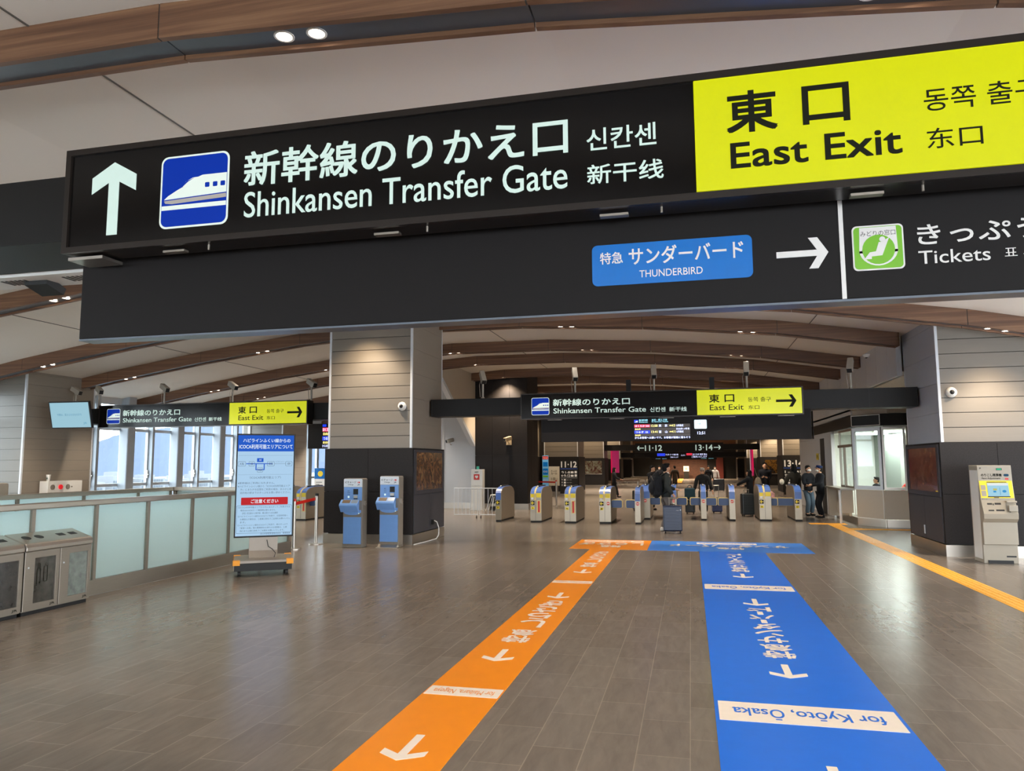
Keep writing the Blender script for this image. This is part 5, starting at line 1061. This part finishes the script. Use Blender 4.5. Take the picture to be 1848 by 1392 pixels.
    if not glasses:
        for s in (1, -1): b = MB(); b.ell(hd(.017*s, .049, .004), (R(.008), R(.005), R(.005)), 8, 5, RM); b.build('eye', M_black2, t, smooth=True)
    else: b = MB(); b.ell(hd(.019, .05, .004), (R(.016), R(.006), R(.012)), 10, 6, RM); b.ell(hd(-.019, .05, .004), (R(.016), R(.006), R(.012)), 10, 6, RM); b.obox(hd(0, .052, .006), RM @ Vector((1,0,0)), RM @ Vector((0,1,0)), RM @ Vector((0,0,1)), R(.046), R(.003), R(.003)); b.build('sunglasses', M_black2, t)
    if mask: b = MB(); b.ell(hd(0, .024, -.035), (R(.04), R(.038), R(.028)), 12, 7, RM); b.build('face_mask', M_white, t, smooth=True)
    else: b = MB(); b.ell(hd(0, .048, -.034), (R(.014), R(.005), R(.004)), 8, 5, RM); b.build('mouth', mat('lips', '9a5a4e', .5), t, smooth=True)
    mh = cloth('hair'+hairc, hairc); b = MB()
    b.ell(hd(0, -.009, .012), (R(.051), R(.057), R(.062)), 16, 9, RM @ Matrix.Rotation(radians(18), 3, 'X'), z0=-.12)
    b.ell(hd(0, -.03, -.012), (R(.045), R(.034), R(.045)), 12, 7, RM); b.ell(hd(0.01, .028, .052), (R(.034), R(.026), R(.018)), 10, 6, RM)
    random.seed(int(abs(x)*100))
    for i in range(14): a = random.uniform(0, 2*pi); b.ell(hd(.036*cos(a), -.01+.036*sin(a), .048+random.uniform(-.01, .014)), (R(.016), R(.016), R(.012)), 6, 4, RM)
    if hair == 'long':
        b.ell(hd(0, -.035, -.06), (R(.056), R(.038), R(.1)), 14, 8, RM); b.ell(hd(.042, -.005, -.03), (R(.016), R(.032), R(.07)), 10, 7, RM); b.ell(hd(-.042, -.005, -.03), (R(.016), R(.032), R(.07)), 10, 7, RM); b.ell(hd(0, -.045, -.13), (R(.045), R(.024), R(.06)), 10, 7)
    b.build('hair', mh, t, smooth=True)
    if cap:
        b = MB(); b.ell(hd(0, -.002, .05), (R(.062), R(.066), R(.022)), 18, 5, RM); b.ell(hd(0, .0, .03), (R(.054), R(.058), R(.028)), 18, 5, RM, z0=-.3); b.ell(hd(0, .055, .022), (R(.038), R(.03), R(.006)), 12, 5, RM); b.build('cap', cloth(cap, cap), t, smooth=True)
        b = MB(); b.ell(hd(0, .0, .028), (R(.056), R(.06), R(.008)), 18, 4, RM); b.build('cap_band', cloth('band', '3a5a9a'), t, smooth=True)
    if collar: b = MB(); b.ell(V(0, sp(.83)+.015, .835), (R(.042), R(.045), R(.03)), 12, 6); b.build('collar', cloth(collar, collar), t, smooth=True)
    return t
def front(t, rz): return t

# the man with the backpack and his suitcase
person('man with black backpack and grey trousers holding a navy suitcase before the gates', -.60, 18.5, -66, 1.66, hr=(.195, .03, .535), hl=(-.10, .2, .60), fr_=(.06, .03), fl_=(-.06, -.04), head=(8, -4), top='2c302f', legs='6b6460', shoe='d8d4d0', collar='e8e4e0', hairc='14110f')
def backpack(x, y, z, rz, label, c, s=1.0, straps=True):
    t = thing('backpack', label, 'backpack', (x, y, z), rz); m = cloth(c, c); b = MB(); b.ell((0, 0, .25*s), (.165*s, .12*s, .29*s), 18, 12); b.ell((0, .03*s, .24*s), (.165*s, .11*s, .27*s), 16, 10); b.box(-.14*s, .14*s, -.09*s, .1*s, .03*s, .45*s); b.build('main_pouch', m, t, bevel=.03*s, seg=3, smooth=True)
    b = MB(); b.ell((0, -.11*s, .19*s), (.12*s, .06*s, .13*s), 14, 9); b.build('front_pocket', m, t, smooth=True)
    if straps:
        for sx in (-.1, .1): b = MB(); b.tube([(sx*s, .1*s, .46*s), (sx*s, .2*s, .53*s), (sx*s, .31*s, .46*s), (sx*1.1*s, .32*s, .3*s), (sx*1.3*s, .22*s, .12*s), (sx*1.2*s, .1*s, .06*s)], .016*s, 6); b.build('strap', m, t)
    b = MB(); b.tube([(-.03*s, .05*s, .51*s), (0, .05*s, .56*s), (.03*s, .05*s, .51*s)], .01*s, 6); b.build('handle', m, t)
    b = MB(); b.tube([(-.13*s, -.115*s, .36*s), (0, -.118*s, .47*s), (.13*s, -.115*s, .36*s)], .004, 5); b.build('zip', M_icg, t)
    return t
backpack(-.825, 18.40, .84, -66, 'large black backpack worn by the man in grey trousers', '17191d', 1.08)
def suitcase(x, y, rz, label, c, w=.44, h=.64, d=.27, tel=None, rib=True):
    t = thing('suitcase', label, 'suitcase', (x, y, 0), rz); m = mat('shell_'+c, c, .35, var=.05)
    b = MB(); b.box(-w/2, w/2, -d/2, d/2, .05, h); b.build('shell', m, t, bevel=.035, seg=3)
    if rib:
        b = MB()
        for k in range(7): z = .12+k*(h-.2)/6; b.box(-w/2+.04, w/2-.04, -d/2-.004, -d/2+.002, z, z+.02)
        b.build('rib', m, t, bevel=.002)
    b = MB(); b.box(-w/2-.002, w/2+.002, -.008, .008, .055, h+.002); b.build('zip', M_black2, t, bevel=.002)
    for sx in (-1, 1):
        for sy in (-1, 1): b = MB(); b.tube([(sx*(w/2-.05)-.012, sy*(d/2-.05), .025), (sx*(w/2-.05)+.012, sy*(d/2-.05), .025)], .025, 10); b.box(sx*(w/2-.05)-.016, sx*(w/2-.05)+.016, sy*(d/2-.05)-.012, sy*(d/2-.05)+.012, .03, .06); b.build('wheel', M_black2, t)
    b = MB(); b.tube([(-.06, -.0, h), (-.05, 0, h+.025), (.05, 0, h+.025), (.06, 0, h)], .01, 6); b.build('carry_handle', M_black2, t)
    if tel:
        b = MB()
        for sx in (-.07, .07): b.tube([(sx, d*.25, h-.01), (sx, d*.25, h+tel)], .009, 6)
        b.tube([(-.09, d*.25, h+tel), (.09, d*.25, h+tel)], .014, 8); b.build('telescopic_handle', M_steel, t)
    return t
ns = suitcase(-.45, 18.1, 2, 'large navy hard-shell suitcase beside the man with the backpack', '1c2740', .44, .645, .28, .17)
b = MB(); b.text(F((0, -.146, 0)), 'YKT', .08, .16, .53, .545, .001, 0, 1); b.plate(F((0, -.146, 0)), circ(.185, .55, .014, 10), .002); b.build('badge', M_trim, ns)
# the others, from left to right
person('person in a black coat bending over dark bags just beyond the left gates', -1.38, 26.7, -120, 1.58, hr=(.13, .22, .47), hl=(-.13, .2, .5), lean=.12, head=(0, -10), top='1b1b1e', legs='202022')
suitcase(-1.78, 26.2, 20, 'dark bag trolley in front of the person bending beyond the gates', '1a1a1c', .4, .7, .25)
backpack(-2.62, 26.2, .7, 30, 'grey soft bag lying on the dark trolley beyond the gates', '8a8a8e', .5, False) if False else None
person('person in dark clothes walking past the pink banner, seen from the side', -3.62, 36.2, -75, 1.45, fr_=(.05, .12), fl_=(-.05, -.1), hr=(.13, .2, .6), top='222226', legs='17171a', hair='long', coat=.05)
person('person with a pale face mask in dark clothes, far behind the backpack man', -1.72, 43, 180, 1.5, top='26262a', legs='1e1e22', mask=True)
person('person in a brown and black coat walking away right behind the backpack man', -.9, 44, 10, 1.5, fr_=(.05, .08), fl_=(-.05, -.08), top='33291f', legs='1a1a1c', coat=.14)
person('white-haired man in sunglasses and black jacket standing behind a gate with suitcases', .37, 25.1, 176, 1.5, hr=(.18, .10, .50), hl=(-.2, .06, .49), top='1e1d1d', legs='1c1d22', shoe='cfcac4', hairc='9c968c', glasses=True, collar='2a2a2a')
suitcase(.80, 25.35, 4, 'small navy suitcase held by the white-haired man on his right in the photo', '1c2350', .32, .48, .24, .42)
suitcase(-.05, 24.9, -6, 'black suitcase carrying a dark teal bag beside the white-haired man', '1b2024', .3, .44, .22, .3)
t = thing('shoulder_bag', 'dark teal bag standing on the black suitcase of the white-haired man', 'bag', (-.05, 24.85, .475)); b = MB(); b.box(-.17, .17, -.1, .1, 0, .36); b.build('body', cloth('teal', '27404a'), t, bevel=.06, seg=3); b = MB(); b.tube([(-.08, 0, .34), (-.04, 0, .44), (.04, 0, .44), (.08, 0, .34)], .012, 6); b.build('handle', cloth('teal', '27404a'), t)
t = thing('duffel_bag', 'grey soft bag on a small trolley beyond the gates, left of the white-haired man', 'bag', (-.75, 28.5, 0)); b = MB(); b.box(-.16, .16, -.15, .15, 0, .62); b.build('trolley', M_black2, t, bevel=.03); b = MB(); b.ell((0, 0, .72), (.2, .16, .12), 14, 8); b.build('soft_bag', cloth('pat', 'a09a92'), t, smooth=True)
person('person in black walking far behind the white-haired man', 1.02, 45, 160, 1.48, top='1b1b1e', legs='1b1b1e', fr_=(.05, .06))
person('distant person in a light jacket behind a black suitcase, right of the white-haired man', 1.40, 46, 185, 1.45, top='a8a19c', legs='3a3a40', mask=True)
suitcase(1.55, 44.4, 0, 'large black suitcase in front of the distant person in the light jacket', '1a1c1e', .6, .72, .3, .1)
person('woman with long black hair in a black coat reaching an arm out to the left', 1.85, 25.3, 62, 1.42, hr=(.12, .2, .62), hl=(-.1, .31, .62), top='171719', legs='1a1a1c', hair='long', hairc='100e0d', coat=.08, head=(20, -8))
suitcase(1.66, 24.1, 10, 'large black ribbed suitcase in front of the woman with long black hair', '22282a', .36, .69, .3, .12)
suitcase(2.05, 24.35, -8, 'second black suitcase, partly hidden by the wide gate', '1c2226', .28, .66, .3)
t = thing('tote_bag', 'patterned beige bag hanging behind the woman with long black hair', 'bag', (2.12, 25.5, .72)); b = MB(); b.ell((0, 0, .2), (.12, .12, .26), 12, 8); b.build('body', cloth('beige', '8a7a66'), t, smooth=True); b = MB(); b.tube([(0, 0, .42), (-.06, -.05, .6), (-.1, -.05, .75)], .01, 6); b.build('strap', cloth('beige', '8a7a66'), t)
person('tall man in a long dark coat looking down at his hands beyond the gates', 2.72, 29.5, 172, 1.66, hr=(.05, .14, .66), hl=(-.04, .14, .65), lean=.03, head=(0, -16), top='191a1f', legs='17181c', coat=.1)
person('woman in an olive coat with black hair seen from behind at the rightmost gate', 3.16, 24.9, 25, 1.6, hr=(.12, .2, .6), hl=(-.12, .18, .62), top='2f2a22', legs='17171a', hair='long', hairc='100e0d', coat=.08, head=(25, -5))
backpack(2.42, 24.5, .42, 20, 'pink and dark bag hanging in front of the olive-coated woman', 'c08a84', .62, False)
t = thing('plush_charm', 'cream round charm held over the rightmost gate', 'charm', (2.72, 24.3, .95)); b = MB(); b.ell((0, 0, .1), (.07, .07, .09), 12, 8); b.build('body', cloth('cream', 'd8cdb8'), t, smooth=True); b = MB(); b.tube([(0, 0, .16), (0, .02, .25)], .006); b.build('cord', M_black2, t)
person('masked man in a black jacket and blue jeans looking down beside the uniformed officer', 3.52, 24.6, -150, 1.56, hr=(.06, .16, .62), hl=(-.06, .16, .6), lean=.03, head=(-10, -18), top='191b20', legs='4a5a68', shoe='161616', mask=True, hairc='1a1816')
person('station officer in a dark uniform and blue-banded cap facing left at the office', 3.74, 23.75, 100, 1.57, hr=(.1, .16, .6), hl=(-.08, .2, .62), head=(0, -12), top='15171c', legs='14151a', mask=True, cap='1c2f5c', coat=.02)
person('seated clerk in dark clothes just inside the left office window', 4.95, 22.2, 100, 1.25, hr=(.1, .2, .6), hl=(-.1, .2, .6), top='23262c', legs='1c1c20', head=(0, -10))
person('clerk with a red sleeve leaning over the office desk at the right window', 5.75, 21.9, 150, 1.3, hr=(.1, .25, .72), hl=(-.1, .25, .72), lean=.15, top='b8342e', legs='20202a', head=(0, -20))
